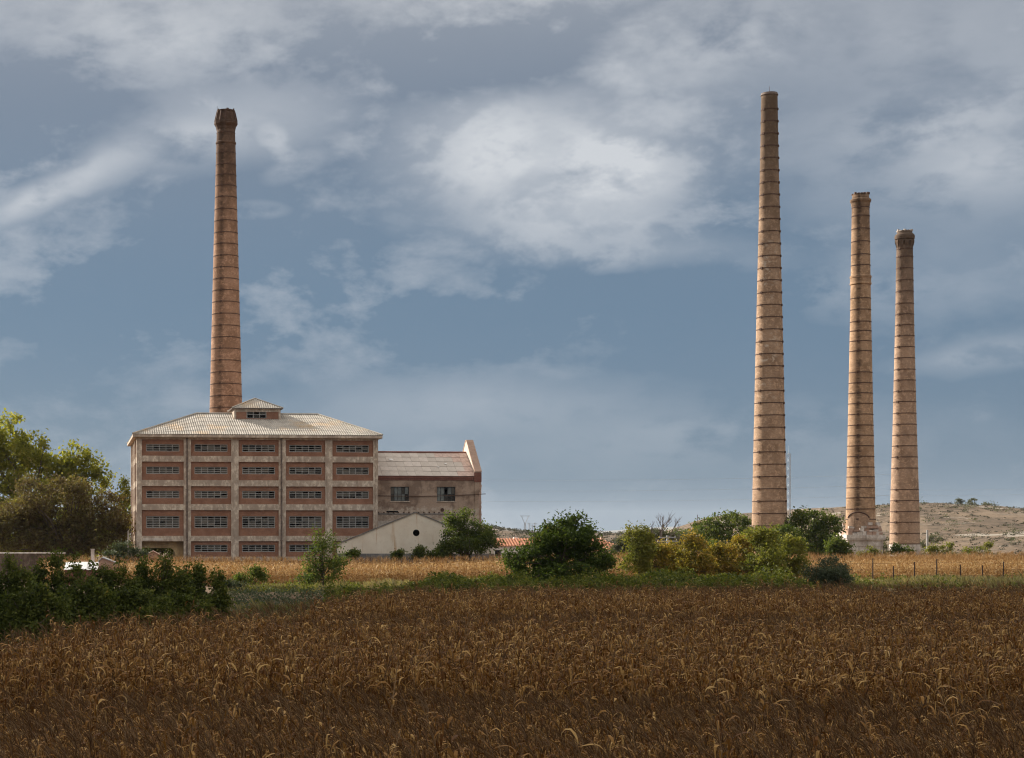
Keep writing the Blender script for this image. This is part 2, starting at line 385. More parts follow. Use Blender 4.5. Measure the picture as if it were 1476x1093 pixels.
def mat_corrugated():
    t = MT('corrugated', 0.92, 0.1); n = t.noise(1.1, 6, 0.65, stretch=(1, 0.35, 1)); n2 = t.noise(0.35, 3, 0.5, off=4); n3 = t.noise(5, 4, 0.6, off=9)
    a = t.mix(t.ramp(n, 0.35, 0.68), (0.46, 0.42, 0.37), (0.34, 0.31, 0.27))
    a = t.mix(t.ramp(n2, 0.52, 0.7, 0, 0.6), a, (0.55, 0.38, 0.22)); a = t.mix(t.ramp(n3, 0.6, 0.78, 0, 0.5), a, (0.26, 0.22, 0.17))
    t.color(a); M['corrugated'] = t.m
mat_corrugated()
def mat_pane():
    t = MT('pane', 0.25, 0.5); r = t.math('FRACT', t.math('ADD', t.instrand(), 0.13))
    c = t.cramp(r, [(0.0, (0.02, 0.02, 0.019)), (0.4, (0.065, 0.062, 0.054)), (0.75, (0.11, 0.10, 0.085)), (1.0, (0.16, 0.14, 0.115))])
    n = t.noise(9, 4, 0.6); t.color(t.mix(t.ramp(n, 0.4, 0.7, 0, 0.5), c, (0.14, 0.125, 0.105)))
    t.b.inputs['Roughness'].default_value = 0.6; t.b.inputs['Specular IOR Level'].default_value = 0.12; M['pane'] = t.m
mat_pane()
def mat_annex_wall():
    t = MT('annex_plaster', 0.92, 0.12); s = t.sep()
    n1 = t.noise(0.45, 6, 0.65, off=1.2); n2 = t.noise(1.9, 6, 0.7, off=5); n3 = t.noise(7, 4, 0.6, off=3); st = t.noise(2.0, 4, 0.6, stretch=(1, 1, 0.1), off=6)
    a = t.mix(t.ramp(n1, 0.42, 0.56), (0.25, 0.175, 0.13), (0.44, 0.325, 0.245))
    zj = t.math('ADD', s[2], t.math('MULTIPLY', t.math('SUBTRACT', n2, 0.5), 2.2))
    low = t.ramp(zj, 8.7, 8.1)
    pale = t.mix(t.ramp(n2, 0.40, 0.62), (0.56, 0.46, 0.37), (0.36, 0.27, 0.205))
    a = t.mix(low, a, pale)
    wh = t.ramp(t.math('ADD', s[2], t.math('MULTIPLY', t.math('SUBTRACT', n1, 0.5), 0.25)), 6.95, 6.80)
    a = t.mix(wh, a, t.mix(t.ramp(n2, 0.48, 0.66), (0.62, 0.56, 0.48), (0.38, 0.31, 0.25)))
    a = t.mix(t.ramp(st, 0.58, 0.74, 0, 0.4), a, (0.14, 0.10, 0.08)); a = t.mix(t.ramp(n3, 0.4, 0.75, 0, 0.3), a, (0.2, 0.15, 0.12))
    t.color(a); t.bump(t.math('ADD', n2, low), 0.5, 0.06); M['annex_plaster'] = t.m
mat_annex_wall()
def mat_shed_wall():
    t = MT('shed_plaster', 0.92, 0.12); n1 = t.noise(0.5, 5, 0.6); n2 = t.noise(3.2, 6, 0.65, off=3); s = t.sep()
    a = t.mix(t.ramp(n1, 0.35, 0.65), (0.72, 0.63, 0.51), (0.80, 0.72, 0.60))
    a = t.mix(t.ramp(n2, 0.5, 0.75, 0, 0.45), a, (0.58, 0.48, 0.37))
    st = t.noise(1.3, 5, 0.62, stretch=(1, 1, 0.07), off=8)
    a = t.mix(t.math('MULTIPLY', t.ramp(st, 0.54, 0.64), 0.7), a, (0.50, 0.29, 0.13))
    t.color(a); t.bump(n2, 0.35, 0.03); M['shed_plaster'] = t.m
mat_shed_wall()
def mat_roofsheet():
    t = MT('roof_sheet', 0.95, 0.08); r = t.instrand(); n = t.noise(1.6, 5, 0.65); n2 = t.noise(6, 4, 0.6, off=3)
    a = t.cramp(r, [(0.0, (0.52, 0.455, 0.40)), (0.6, (0.58, 0.51, 0.45)), (1.0, (0.63, 0.55, 0.49))])
    a = t.mix(t.ramp(n, 0.45, 0.7, 0, 0.5), a, (0.40, 0.34, 0.295)); a = t.mix(t.ramp(n2, 0.5, 0.8, 0, 0.4), a, (0.66, 0.61, 0.55))
    t.color(a); M['roof_sheet'] = t.m
mat_roofsheet()
mat_plain('roof_sheet_red', (0.55, 0.41, 0.35), 0.9, 0.2, 2)
def mat_ground():
    t = MT('soil', 0.95, 0.1); n1 = t.noise(0.06, 6, 0.6); n2 = t.noise(0.9, 6, 0.65, off=2); n3 = t.noise(6, 5, 0.7, off=4)
    a = t.mix(t.ramp(n2, 0.35, 0.65), (0.13, 0.088, 0.056), (0.21, 0.145, 0.095)); a = t.mix(t.ramp(n1, 0.48, 0.6, 0, 0.6), a, (0.10, 0.095, 0.04))
    a = t.mix(t.ramp(n3, 0.4, 0.75, 0, 0.45), a, (0.14, 0.095, 0.065)); t.color(a); t.bump(n3, 0.6, 0.1); M['soil'] = t.m
mat_ground()
def mat_hill():
    t = MT('hill_earth', 0.95, 0.1); s = t.sep()
    n1 = t.noise(0.03, 5, 0.6, stretch=(1, 1, 5)); n2 = t.noise(0.22, 6, 0.7, off=3); n3 = t.noise(0.9, 5, 0.65, off=6)
    rock = t.noise(0.06, 6, 0.72, stretch=(0.7, 0.7, 9.0), off=9)
    a = t.mix(t.ramp(n1, 0.38, 0.62), (0.15, 0.110, 0.076), (0.20, 0.148, 0.102))
    gul = t.noise(0.05, 5, 0.6, stretch=(1.6, 0.35, 1), off=14); a = t.mix(t.ramp(gul, 0.5, 0.62, 0, 0.6), a, (0.10, 0.076, 0.055)); a = t.mix(t.ramp(n2, 0.48, 0.58, 0, 0.8), a, (0.075, 0.056, 0.04)); a = t.mix(t.ramp(n3, 0.55, 0.7, 0, 0.6), a, (0.075, 0.062, 0.043))
    a = t.mix(t.math('MULTIPLY', t.ramp(rock, 0.56, 0.63), t.ramp(n3, 0.35, 0.5)), a, (0.34, 0.30, 0.25))
    t.color(a); t.bump(n2, 0.8, 1.2); M['hill_earth'] = t.m
mat_hill()
mat_plain('mountain_rock', (0.20, 0.19, 0.17), 0.95, 0.25, 0.004)
mat_plain('cloud_vapour', (0.88, 0.89, 0.92), 1.0, 0.04, 0.01, 0.0)

mat_leaf('leaf_plane', [(0.0, (0.11, 0.12, 0.02)), (0.45, (0.24, 0.25, 0.038)), (0.8, (0.36, 0.34, 0.06)), (1.0, (0.42, 0.34, 0.085))], 0.6)
mat_leaf('leaf_brown', [(0.0, (0.06, 0.043, 0.024)), (0.45, (0.14, 0.10, 0.045)), (0.75, (0.17, 0.155, 0.045)), (1.0, (0.26, 0.19, 0.09))], 0.4)
mat_leaf('leaf_green', [(0.0, (0.045, 0.068, 0.016)), (0.5, (0.095, 0.13, 0.026)), (0.85, (0.15, 0.18, 0.038)), (1.0, (0.21, 0.19, 0.06))], 0.5)
mat_leaf('leaf_fig', [(0.0, (0.035, 0.058, 0.012)), (0.5, (0.072, 0.11, 0.02)), (0.88, (0.11, 0.14, 0.026)), (0.96, (0.20, 0.18, 0.03)), (1.0, (0.24, 0.18, 0.05))], 0.55)
mat_leaf('leaf_mulberry', [(0.0, (0.09, 0.09, 0.018)), (0.35, (0.19, 0.17, 0.028)), (0.65, (0.34, 0.25, 0.04)), (0.88, (0.44, 0.28, 0.06)), (1.0, (0.46, 0.31, 0.15))], 0.45)
mat_leaf('leaf_dark', [(0.0, (0.035, 0.05, 0.010)), (0.6, (0.105, 0.13, 0.024)), (0.93, (0.19, 0.20, 0.04)), (1.0, (0.30, 0.22, 0.06))], 0.4)
mat_leaf('leaf_willow', [(0.0, (0.04, 0.055, 0.03)), (0.6, (0.075, 0.095, 0.05)), (1.0, (0.13, 0.15, 0.08))], 0.3)
mat_leaf('leaf_grey', [(0.0, (0.06, 0.07, 0.04)), (0.5, (0.11, 0.12, 0.065)), (1.0, (0.20, 0.19, 0.11))], 0.35)
mat_leaf('leaf_scrub', [(0.0, (0.035, 0.034, 0.02)), (0.5, (0.065, 0.06, 0.036)), (1.0, (0.11, 0.095, 0.06))], 0.25)
mat_leaf('leaf_lime', [(0.0, (0.09, 0.11, 0.02)), (0.5, (0.18, 0.19, 0.035)), (1.0, (0.30, 0.27, 0.06))], 0.5)
mat_leaf('weed_green', [(0.0, (0.03, 0.042, 0.009)), (0.45, (0.10, 0.12, 0.020)), (0.8, (0.19, 0.20, 0.032)), (1.0, (0.32, 0.24, 0.09))], 0.45)
mat_leaf('dry_grass', [(0.0, (0.11, 0.10, 0.045)), (0.5, (0.22, 0.19, 0.09)), (1.0, (0.34, 0.27, 0.14))], 0.35)
mat_corn('corn_leaf', [(0.0, (0.055, 0.018, 0.004)), (0.33, (0.175, 0.074, 0.016)), (0.64, (0.32, 0.165, 0.042)), (0.88, (0.54, 0.34, 0.125)), (1.0, (0.88, 0.74, 0.52))], 0.25)
mat_corn('corn_tassel', [(0.0, (0.06, 0.028, 0.011)), (0.6, (0.16, 0.088, 0.038)), (1.0, (0.36, 0.24, 0.13))], 0.15)
mat_corn('corn_gold', [(0.0, (0.16, 0.07, 0.02)), (0.35, (0.36, 0.20, 0.07)), (0.7, (0.56, 0.37, 0.15)), (1.0, (0.82, 0.66, 0.42))], 0.4)
SOOT = (0.045, 0.032, 0.026)
# ------------------------------------------------------------------ land
def build_ground():
    def axis(lo, hi, step, far_lo, far_hi):
        a = list(np.arange(lo, hi + 0.1, step)); s = step; x = lo; pre = []
        while x > far_lo: s *= 1.5; x -= s; pre.append(max(x, far_lo))
        s = step; x = hi; post = []
        while x < far_hi: s *= 1.5; x += s; post.append(min(x, far_hi))
        return np.array(pre[::-1] + a + post)
    xs = axis(-60, 150, 1.5, -14000, 14000); ys = axis(-10, 240, 1.5, -3000, 16000)
    V = np.array([(x, y, ground_z(x, y) if -400 < x < 600 and y < 700 else 0.0) for y in ys for x in xs])
    nx = len(xs); i = np.arange(len(ys) - 1)[:, None] * nx + np.arange(nx - 1)[None, :]; i = i.ravel()
    o = np_mesh('ground', V, np.stack([i, i + 1, i + nx + 1, i + nx], 1), M['soil'], smooth=True)
    tag(o, kind='structure')
build_ground()

def hill(name, X0, X1, Y0, Y1, crest_px, Yc, steps, label=None):
    """crest_px: list of (px, py) giving the skyline at distance Yc; steps: fraction profile over y"""
    xs = np.linspace(X0, X1, 150); ys = np.linspace(Y0, Y1, 90)
    cx = [PX(p[0], Yc) for p in crest_px]; cz = [PZ(p[1], Yc) for p in crest_px]
    V = []
    for y in ys:
        fr = np.interp(y, [s[0] for s in steps], [s[1] for s in steps])
        for x in xs:
            c = np.interp(x, cx, cz)
            n = mnoise.fractal(Vector((x * 0.02, y * 0.02, 1.7)), 1.0, 2.0, 5)
            nn = mnoise.fractal(Vector((x * 0.09, y * 0.09, 4.7)), 1.0, 2.0, 4)
            V.append((x, y, -1.0 + (c + 1.0) * fr * (1 + 0.0 * n) + (n * 0.9 + nn * 0.35) * min(1, fr * 3) * (1 - 0.6 * fr)))
    nx = len(xs); i = (np.arange(len(ys) - 1)[:, None] * nx + np.arange(nx - 1)[None, :]).ravel()
    o = np_mesh(name, V, np.stack([i, i + 1, i + nx + 1, i + nx], 1), M['hill_earth'], smooth=True)
    tag(o, kind='structure'); return o
HILL_PTS = [(800, 800), (960, 795), (1090, 780), (1150, 752), (1185, 738), (1220, 730), (1270, 728), (1330, 726), (1395, 728.5), (1440, 735), (1476, 741), (1560, 752), (1800, 762)]
HILL_STEPS = [(380, 0.0), (425, 0.04), (440, 0.28), (448, 0.36), (500, 0.40), (545, 0.66), (600, 0.94), (630, 1.0), (720, 0.98), (800, 0.9), (900, 0.3), (960, 0)]
hill('hill', 90, 470, 380, 960, HILL_PTS, 630, HILL_STEPS)
RIDGE_PTS = [(380, 790), (480, 765), (560, 752), (690, 757), (720, 763), (760, 769.5), (850, 769.5), (900, 769), (985, 768.5), (1060, 769), (1200, 768), (1400, 768), (1750, 790)]
RIDGE_STEPS = [(620, 0), (760, 0.8), (820, 1.0), (980, 0.9), (1100, 0)]
hill('low_ridge', 10, 480, 620, 1100, RIDGE_PTS, 820, RIDGE_STEPS)
def mountains(name, Yc, pts, seed):
    cx = [PX(p[0], Yc) for p in pts]; cz = [PZ(p[1], Yc) for p in pts]
    xs = np.linspace(cx[0], cx[-1], 220); ys = np.linspace(Yc - 1500, Yc + 1200, 14); V = []
    for y in ys:
        f = max(0, 1 - abs(y - Yc) / 1500.0)
        for x in xs:
            c = np.interp(x, cx, cz) * f
            V.append((x, y, -2 + max(0, c + (c * 0.10 + 3) * mnoise.fractal(Vector((x * 0.0012, y * 0.0012, seed)), 1, 2, 6)) * (1 if f > 0 else 0)))
    nx = len(xs); i = (np.arange(len(ys) - 1)[:, None] * nx + np.arange(nx - 1)[None, :]).ravel()
    tag(np_mesh(name, V, np.stack([i, i + 1, i + nx + 1, i + nx], 1), M['mountain_rock'], smooth=True), kind='structure')
mountains('mountain_range', 7200, [(-500, 762), (300, 760), (640, 754), (700, 756), (745, 762), (800, 767), (880, 765), (940, 760), (1000, 757.5), (1040, 759), (1100, 762), (1350, 740), (1420, 727), (1476, 737), (1600, 745), (2200, 762)], 3.1)

# ------------------------------------------------------------------ main factory building
TH = math.radians(6.0); CT, ST = math.cos(TH), math.sin(TH)
OX, OY = PX(196.8, 195.0), 195.0
def fx(px, v=0.0):
    k = (px - CX) / F
    return (k * (OY + v * CT) - OX + v * ST) / (CT - k * ST)
def fz(py, v=0.0, x=14.0): return PZ(py, OY + x * ST + v * CT)
random.seed(5)
def factory():
    root = empty('factory_building', (OX, OY, 0), TH)
    tag(root, 'five-storey brick and concrete factory block with corrugated hipped roof and small lantern', 'building')
    L = fx(545); D = 20.0
    pil = [(0.0, fx(204.6)), (fx(264.9), fx(275.4)), (fx(333.3), fx(344)), (fx(401.9), fx(412.2)), (fx(468.9), fx(479.2)), (fx(538), L)]
    rows = [(634.3, 657.7), (666.1, 692.5), (701.2, 727.0), (735.6, 772.6), (780.3, 802.6)]
    wins = [(641.0, 651.3), (673.2, 683.5), (707.8, 718.5), (744.2, 761.4), (785.4, 795.7)]
    nrow = [3, 3, 3, 5, 3]
    zt = fz(629.5)
    for i, (a, b) in enumerate(pil):
        m = MB(); m.box(a, b, 0, 0.7, -0.3, zt); m.build('pillar', M['concrete'], root)
    bounds = [(629.5, 634.3)] + [(rows[r][1], rows[r + 1][0]) for r in range(4)] + [(802.6, 809.0)]
    for bi, (ya, yb) in enumerate(bounds):
        for c in range(5):
            if bi == 5 and c == 0: continue
            m = MB(); m.box(pil[c][1] - 0.01, pil[c + 1][0] + 0.01, 0.04, 0.6, fz(yb), fz(ya)); m.build('beam', M['concrete'], root)
    pane_me = {}
    for r in range(5):
        z1, z0 = fz(rows[r][0]), fz(rows[r][1]); w1, w0 = fz(wins[r][0]), fz(wins[r][1])
        for c in range(5):
            if r == 4 and c == 0: continue
            xa, xb = pil[c][1], pil[c + 1][0]; mid = (xa + xb) / 2; hw = 0.5 * 48.0 / 12.31
            wa, wb = mid - hw, mid + hw
            m = MB(); y0, y1 = 0.22, 0.52
            m.box(xa - 0.02, xb + 0.02, y0, y1, w1, z1 + 0.02); m.box(xa - 0.02, xb + 0.02, y0, y1, z0 - 0.02, w0)
            m.box(xa - 0.02, wa, y0, y1, w0, w1); m.box(wb, xb + 0.02, y0, y1, w0, w1)
            m.build('brick_panel', M['panel_brick'], root)
            win = empty('window', (wa, y0 + 0.05, w0)); win.parent = root
            W_, H_ = wb - wa, w1 - w0; nc, nr = 5, nrow[r]; t = 0.075
            m = MB()
            m.box(0, W_, 0, 0.12, 0, t); m.box(0, W_, 0, 0.12, H_ - t, H_); m.box(0, t, 0, 0.12, t, H_ - t); m.box(W_ - t, W_, 0, 0.12, t, H_ - t)
            cw = (W_ - t) / nc; rh = (H_ - t) / nr
            for i in range(1, nc): m.box(i * cw, i * cw + t, 0.01, 0.11, t, H_ - t)
            for j in range(1, nr):
                for i in range(nc): m.box(i * cw + t, (i + 1) * cw, 0.02, 0.10, j * rh + t * 0.1, j * rh + t * 0.85)
            m.build('frame', M['window_frame'], win)
            key = (r == 3)
            if key not in pane_me:
                p = MB(); p.box(-0.01, cw - t + 0.01, 0.05, 0.062, -0.03, rh - t * 0.55 + 0.03); pane_me[key] = p.mesh('pane', M['pane'])
            miss = 0.42 if c >= 2 and r in (0, 2) else (0.5 if r == 4 else (0.12 if c == 0 else 0.22))
            for j in range(nr):
                for i in range(nc):
                    if random.random() < miss: continue
                    link('pane', pane_me[key], None, win, (i * cw + t, random.uniform(-0.005, 0.01), j * rh + t * 0.85))
    # foot wall below the ground-floor band, and the gateway in the first bay
    m = MB(); m.box(pil[1][0] + 0.01, L - 0.05, 0.3, 0.6, -0.3, fz(809) - 0.004); m.build('foot_wall', M['cornice_brick'], root)
    gx0, gx1 = pil[0][1], pil[1][0]; gz = fz(780.3)
    ox1 = fx(252.0, 0.9); oz = fz(790.0, 0.9); rad = 0.7
    poly = [(gx0 - 0.02, oz)]
    for k in range(9):
        a = math.pi / 2 * (1 - k / 8); poly.append((ox1 - rad + rad * math.cos(a), oz - rad + rad * math.sin(a)))
    poly += [(ox1, -0.3), (gx1 + 0.02, -0.3), (gx1 + 0.02, gz + 0.02), (gx0 - 0.02, gz + 0.02)]
    m = MB(); m.prism(poly, 0.9, 1.5); m.build('gateway_portal', M['ochre_plaster'], root)
    m = MB(); m.box(gx1 - 0.05, gx1 + 0.3, 1.5, D - 0.4, -0.3, gz); m.box(gx0 - 0.4, gx0 - 0.05, 0.72, D - 0.4, -0.3, gz)
    m.build('passage_wall', M['ochre_plaster'], root)
    # signboard strip above the gateway
    m = MB(); m.box(fx(206), fx(234), 0.0, 0.035, fz(779.3), fz(775.6)); m.build('sign_board', M['plaster_white'], root)
    # side and rear walls, floors
    for (n, xa, xb) in (('left', 0.25, 0.55), ('right', L - 0.55, L - 0.25)):
        m = MB(); m.box(xa, xb, 0.7, D - 0.7, fz(780) if n == 'left' else -0.3, zt - 0.02); m.build('side_wall', M['panel_brick'], root)
        if n == 'left':
            m = MB(); m.box(0.3, 0.5, 0.7, D - 0.7, -0.3, fz(780)); m.build('side_wall', M['concrete'], root)
        for k, y in enumerate(np.linspace(0.72, D - 0.75, 5)[1:]):
            m = MB(); xo = 0.0 if n == 'left' else L - 0.75
            m.box(xo, xo + 0.75, y, y + 0.75, -0.3, zt); m.build('pillar', M['concrete'], root)
        for bi, (ya, yb) in enumerate(bounds):
            m = MB(); xo = 0.1 if n == 'left' else L - 0.7
            m.box(xo, xo + 0.6, 0.7, D - 0.72, fz(yb), fz(ya) - 0.003); m.build('beam', M['concrete'], root)
    m = MB(); m.box(0.6, L - 0.6, D - 0.5, D - 0.2, gz + 0.2, zt - 0.02); m.box(gx1 + 0.1, L - 0.6, D - 0.5, D - 0.2, -0.3, gz + 0.2); m.build('rear_wall', M['panel_brick'], root)
    for (ya, yb) in bounds[:5]:
        m = MB(); m.box(0.56, L - 0.56, 0.61, D - 0.51, fz(yb) + 0.1, fz(yb) + 0.4); m.build('floor_slab', M['grey_render'], root)
    # pipes
    for px in (269.6, 405.6):
        x = fx(px); m = MB(); m.tube([(x, -0.09, 0), (x, -0.09, zt - 0.2), (x, -0.35, zt + 0.1)], [0.085] * 3, 8)
        for z in np.arange(1.5, zt, 3.0): m.box(x - 0.13, x + 0.13, -0.14, 0.005, z, z + 0.07)
        m.build('downpipe', M['dark_pipe'], root)
    x = fx(542.5); m = MB(); m.tube([(x, -0.08, 3), (x, -0.08, zt)], [0.07] * 2, 8); m.build('downpipe', M['concrete'], root)
    # hipped corrugated roof
    OV = 0.45; ze = fz(625.6, -OV, 3); zr = fz(597.0, D / 2); x0, x1, y0, y1 = -OV, L + OV, -OV, D + OV
    hxl = fx(283, D / 2) - x0; hxr = x1 - fx(458, D / 2); run = D / 2 + OV
    roof = empty('roof', (0, 0, 0)); roof.parent = root
    # sloping sheets: local frame per slope (s along the eave, t up the slope 0..1)
    def slope(P0, P1, la, lb, apexz, inward, flip):
        P0 = Vector(P0); P1 = Vector(P1); len_ = (P1 - P0).length; d = (P1 - P0) / len_; inward = Vector(inward)
        pitch = 0.27; sub = 6; n = int(len_ / pitch * sub); V = []; Q = []; nr = 5
        up = Vector((0, 0, 1))
        for i in range(n + 1):
            s = len_ * i / n; tt = max(0.0, min(1.0, s / la if la > 0 else 1, (len_ - s) / lb if lb > 0 else 1))
            hgt = 0.038 * math.sin(2 * math.pi * s / pitch)
            for j in range(nr):
                for e in (0, 1):
                    t = tt * (j + e) / nr
                    lap = 0.035 * (1 - e) if j > 0 else 0.0
                    p = P0 + d * s + inward * t + up * ((apexz - P0.z) * t + hgt * (1 if tt > 0.02 else 0) + lap)
                    V.append(p)
        k = nr * 2
        for i in range(n):
            for j in range(k - 1):
                a = i * k + j; b = (i + 1) * k + j
                Q.append((a, b, b + 1, a + 1) if not flip else (a, a + 1, b + 1, b))
        return np_mesh('roof_slope', [tuple(v) for v in V], Q, M['corrugated'], roof, smooth=False)
    slope((x0, y0, ze), (x1, y0, ze), hxl, hxr, zr, (0, run, 0), False)
    slope((x1, y1, ze), (x0, y1, ze), hxr, hxl, zr, (0, -run, 0), False)
    slope((x0, y1, ze), (x0, y0, ze), run, run, zr, (hxl, 0, 0), False)
    slope((x1, y0, ze), (x1, y1, ze), run, run, zr, (-hxr, 0, 0), False)
    RA, RB = (x0 + hxl, D / 2, zr), (x1 - hxr, D / 2, zr)
    for a, b in (((x0, y0, ze), RA), ((x0, y1, ze), RA), ((x1, y0, ze), RB), ((x1, y1, ze), RB), (RA, RB)):
        m = MB(); a = Vector(a) + Vector((0, 0, 0.05)); b = Vector(b) + Vector((0, 0, 0.05)); m.tube([a, b], [0.11, 0.11], 8); m.build('hip_cap', M['corrugated'], roof)
    m = MB()
    m.box(x0 + 0.05, x1 - 0.05, y0 + 0.06, -0.002, ze - 0.40, ze - 0.32); m.box(x0 + 0.05, -0.002, 0, y1 - 0.05, ze - 0.40, ze - 0.32); m.box(L + 0.002, x1 - 0.05, 0, y1 - 0.05, ze - 0.40, ze - 0.32)
    m.build('soffit', M['concrete'], roof)
    m = MB(); m.box(x0, x1, y0, y0 + 0.055, ze - 0.36, ze - 0.06); m.box(x0, x0 + 0.055, y0 + 0.06, y1, ze - 0.36, ze - 0.06); m.box(x1 - 0.055, x1, y0 + 0.06, y1, ze - 0.36, ze - 0.06)
    m.build('fascia', M['concrete'], roof)
    # lantern on the ridge
    lan = empty('roof_lantern', (0, 0, 0)); lan.parent = root
    v0, v1 = 7.2, 12.8; la, lb = fx(337.5, v0), fx(404.5, v0); zb = fz(608, v0) - 0.9; zf = fz(607, v0); zl = fz(589.6, v0)
    wa, wb, wz0, wz1 = fx(356, v0), fx(383.5, v0), fz(602.8, v0), fz(592.6, v0)
    for (ya, yb, nm) in ((v0, v0 + 0.25, 'f'), (v1 - 0.25, v1, 'b')):
        m = MB(); i = 0.25
        m.box(la + i, lb - i, ya + 0.06, yb - 0.02, zf + 0.12, wz0); m.box(la + i, lb - i, ya + 0.06, yb - 0.02, wz1, zl - 0.35)
        m.box(la + i, wa, ya + 0.06, yb - 0.02, wz0, wz1); m.box(wb, lb - i, ya + 0.06, yb - 0.02, wz0, wz1)
        m.build('lantern_brickwork', M['panel_brick'], lan)
        m = MB(); m.box(la, la + i, ya, yb, zb, zl); m.box(lb - i, lb, ya, yb, zb, zl); m.box(la + i, lb - i, ya + 0.01, yb - 0.01, zl - 0.35, zl); m.box(la + i, lb - i, ya, yb - 0.01, zb, zf + 0.12)
        m.build('lantern_frame', M['concrete'], lan)
        m = MB(); cw = (wb - wa) / 3; t = 0.09
        for k in range(4): m.box(wa + k * cw - t / 2, wa + k * cw + t / 2, ya + 0.05, ya + 0.13, wz0, wz1)
        for k in range(3):
            z = wz0 + (wz1 - wz0) * k / 2
            for q in range(3): m.box(wa + q * cw + t / 2, wa + (q + 1) * cw - t / 2, ya + 0.06, ya + 0.12, z - 0.03, z + 0.03)
        m.build('lantern_window', M['window_frame'], lan)
        for q in range(3):
            for k in range(2):
                if (q + k) % 2 == 0 and nm == 'f': continue
                if nm == 'b' and k == 0: continue
                p = MB(); z = wz0 + (wz1 - wz0) * k / 2
                p.box(wa + q * cw + 0.04, wa + (q + 1) * cw - 0.04, ya + 0.085, ya + 0.095, z + 0.02, z + (wz1 - wz0) / 2 - 0.02); p.build('pane', M['pane'], lan)
    for xa in (la, lb - 0.25):
        m = MB(); m.box(xa + 0.02, xa + 0.23, v0 + 0.25, v1 - 0.25, zb, zl); m.build('lantern_side', M['concrete'], lan)
    oo = 0.28; za = fz(574.5, 10)
    def pslope(P0, P1, A):
        P0, P1, A = Vector(P0), Vector(P1), Vector(A); n = int((P1 - P0).length / 0.27 * 6); V = []; Q = []
        for i in range(n + 1):
            s = i / n; t = min(s, 1 - s) * 2; e = P0.lerp(P1, s); mid = P0.lerp(P1, 0.5); up = (A - mid)
            h = 0.038 * math.sin(2 * math.pi * s * (P1 - P0).length / 0.27)
            V += [tuple(e + Vector((0, 0, h))), tuple(e + up * t + Vector((0, 0, h)))]
        for i in range(n): Q.append((2 * i, 2 * i + 2, 2 * i + 3, 2 * i + 1))
        np_mesh('lantern_roof', V, Q, M['corrugated'], lan)
    c = [(la - oo, v0 - oo, zl + 0.1), (lb + oo, v0 - oo, zl + 0.1), (lb + oo, v1 + oo, zl + 0.1), (la - oo, v1 + oo, zl + 0.1)]; A = ((la + lb) / 2, (v0 + v1) / 2, za)
    for k in range(4): pslope(c[k], c[(k + 1) % 4], A)
    m = MB()
    for p in c: m.tube([Vector(p) + Vector((0, 0, .04)), Vector(A) + Vector((0, 0, .04))], [0.08, 0.08], 6)
    m.build('lantern_hips', M['corrugated'], lan)
    m = MB(); m.box(la - oo, lb + oo, v0 - oo, v1 + oo, zl + 0.002, zl + 0.05); m.build('lantern_eave', M['dark_pipe'], lan)
    return L
FL = factory()

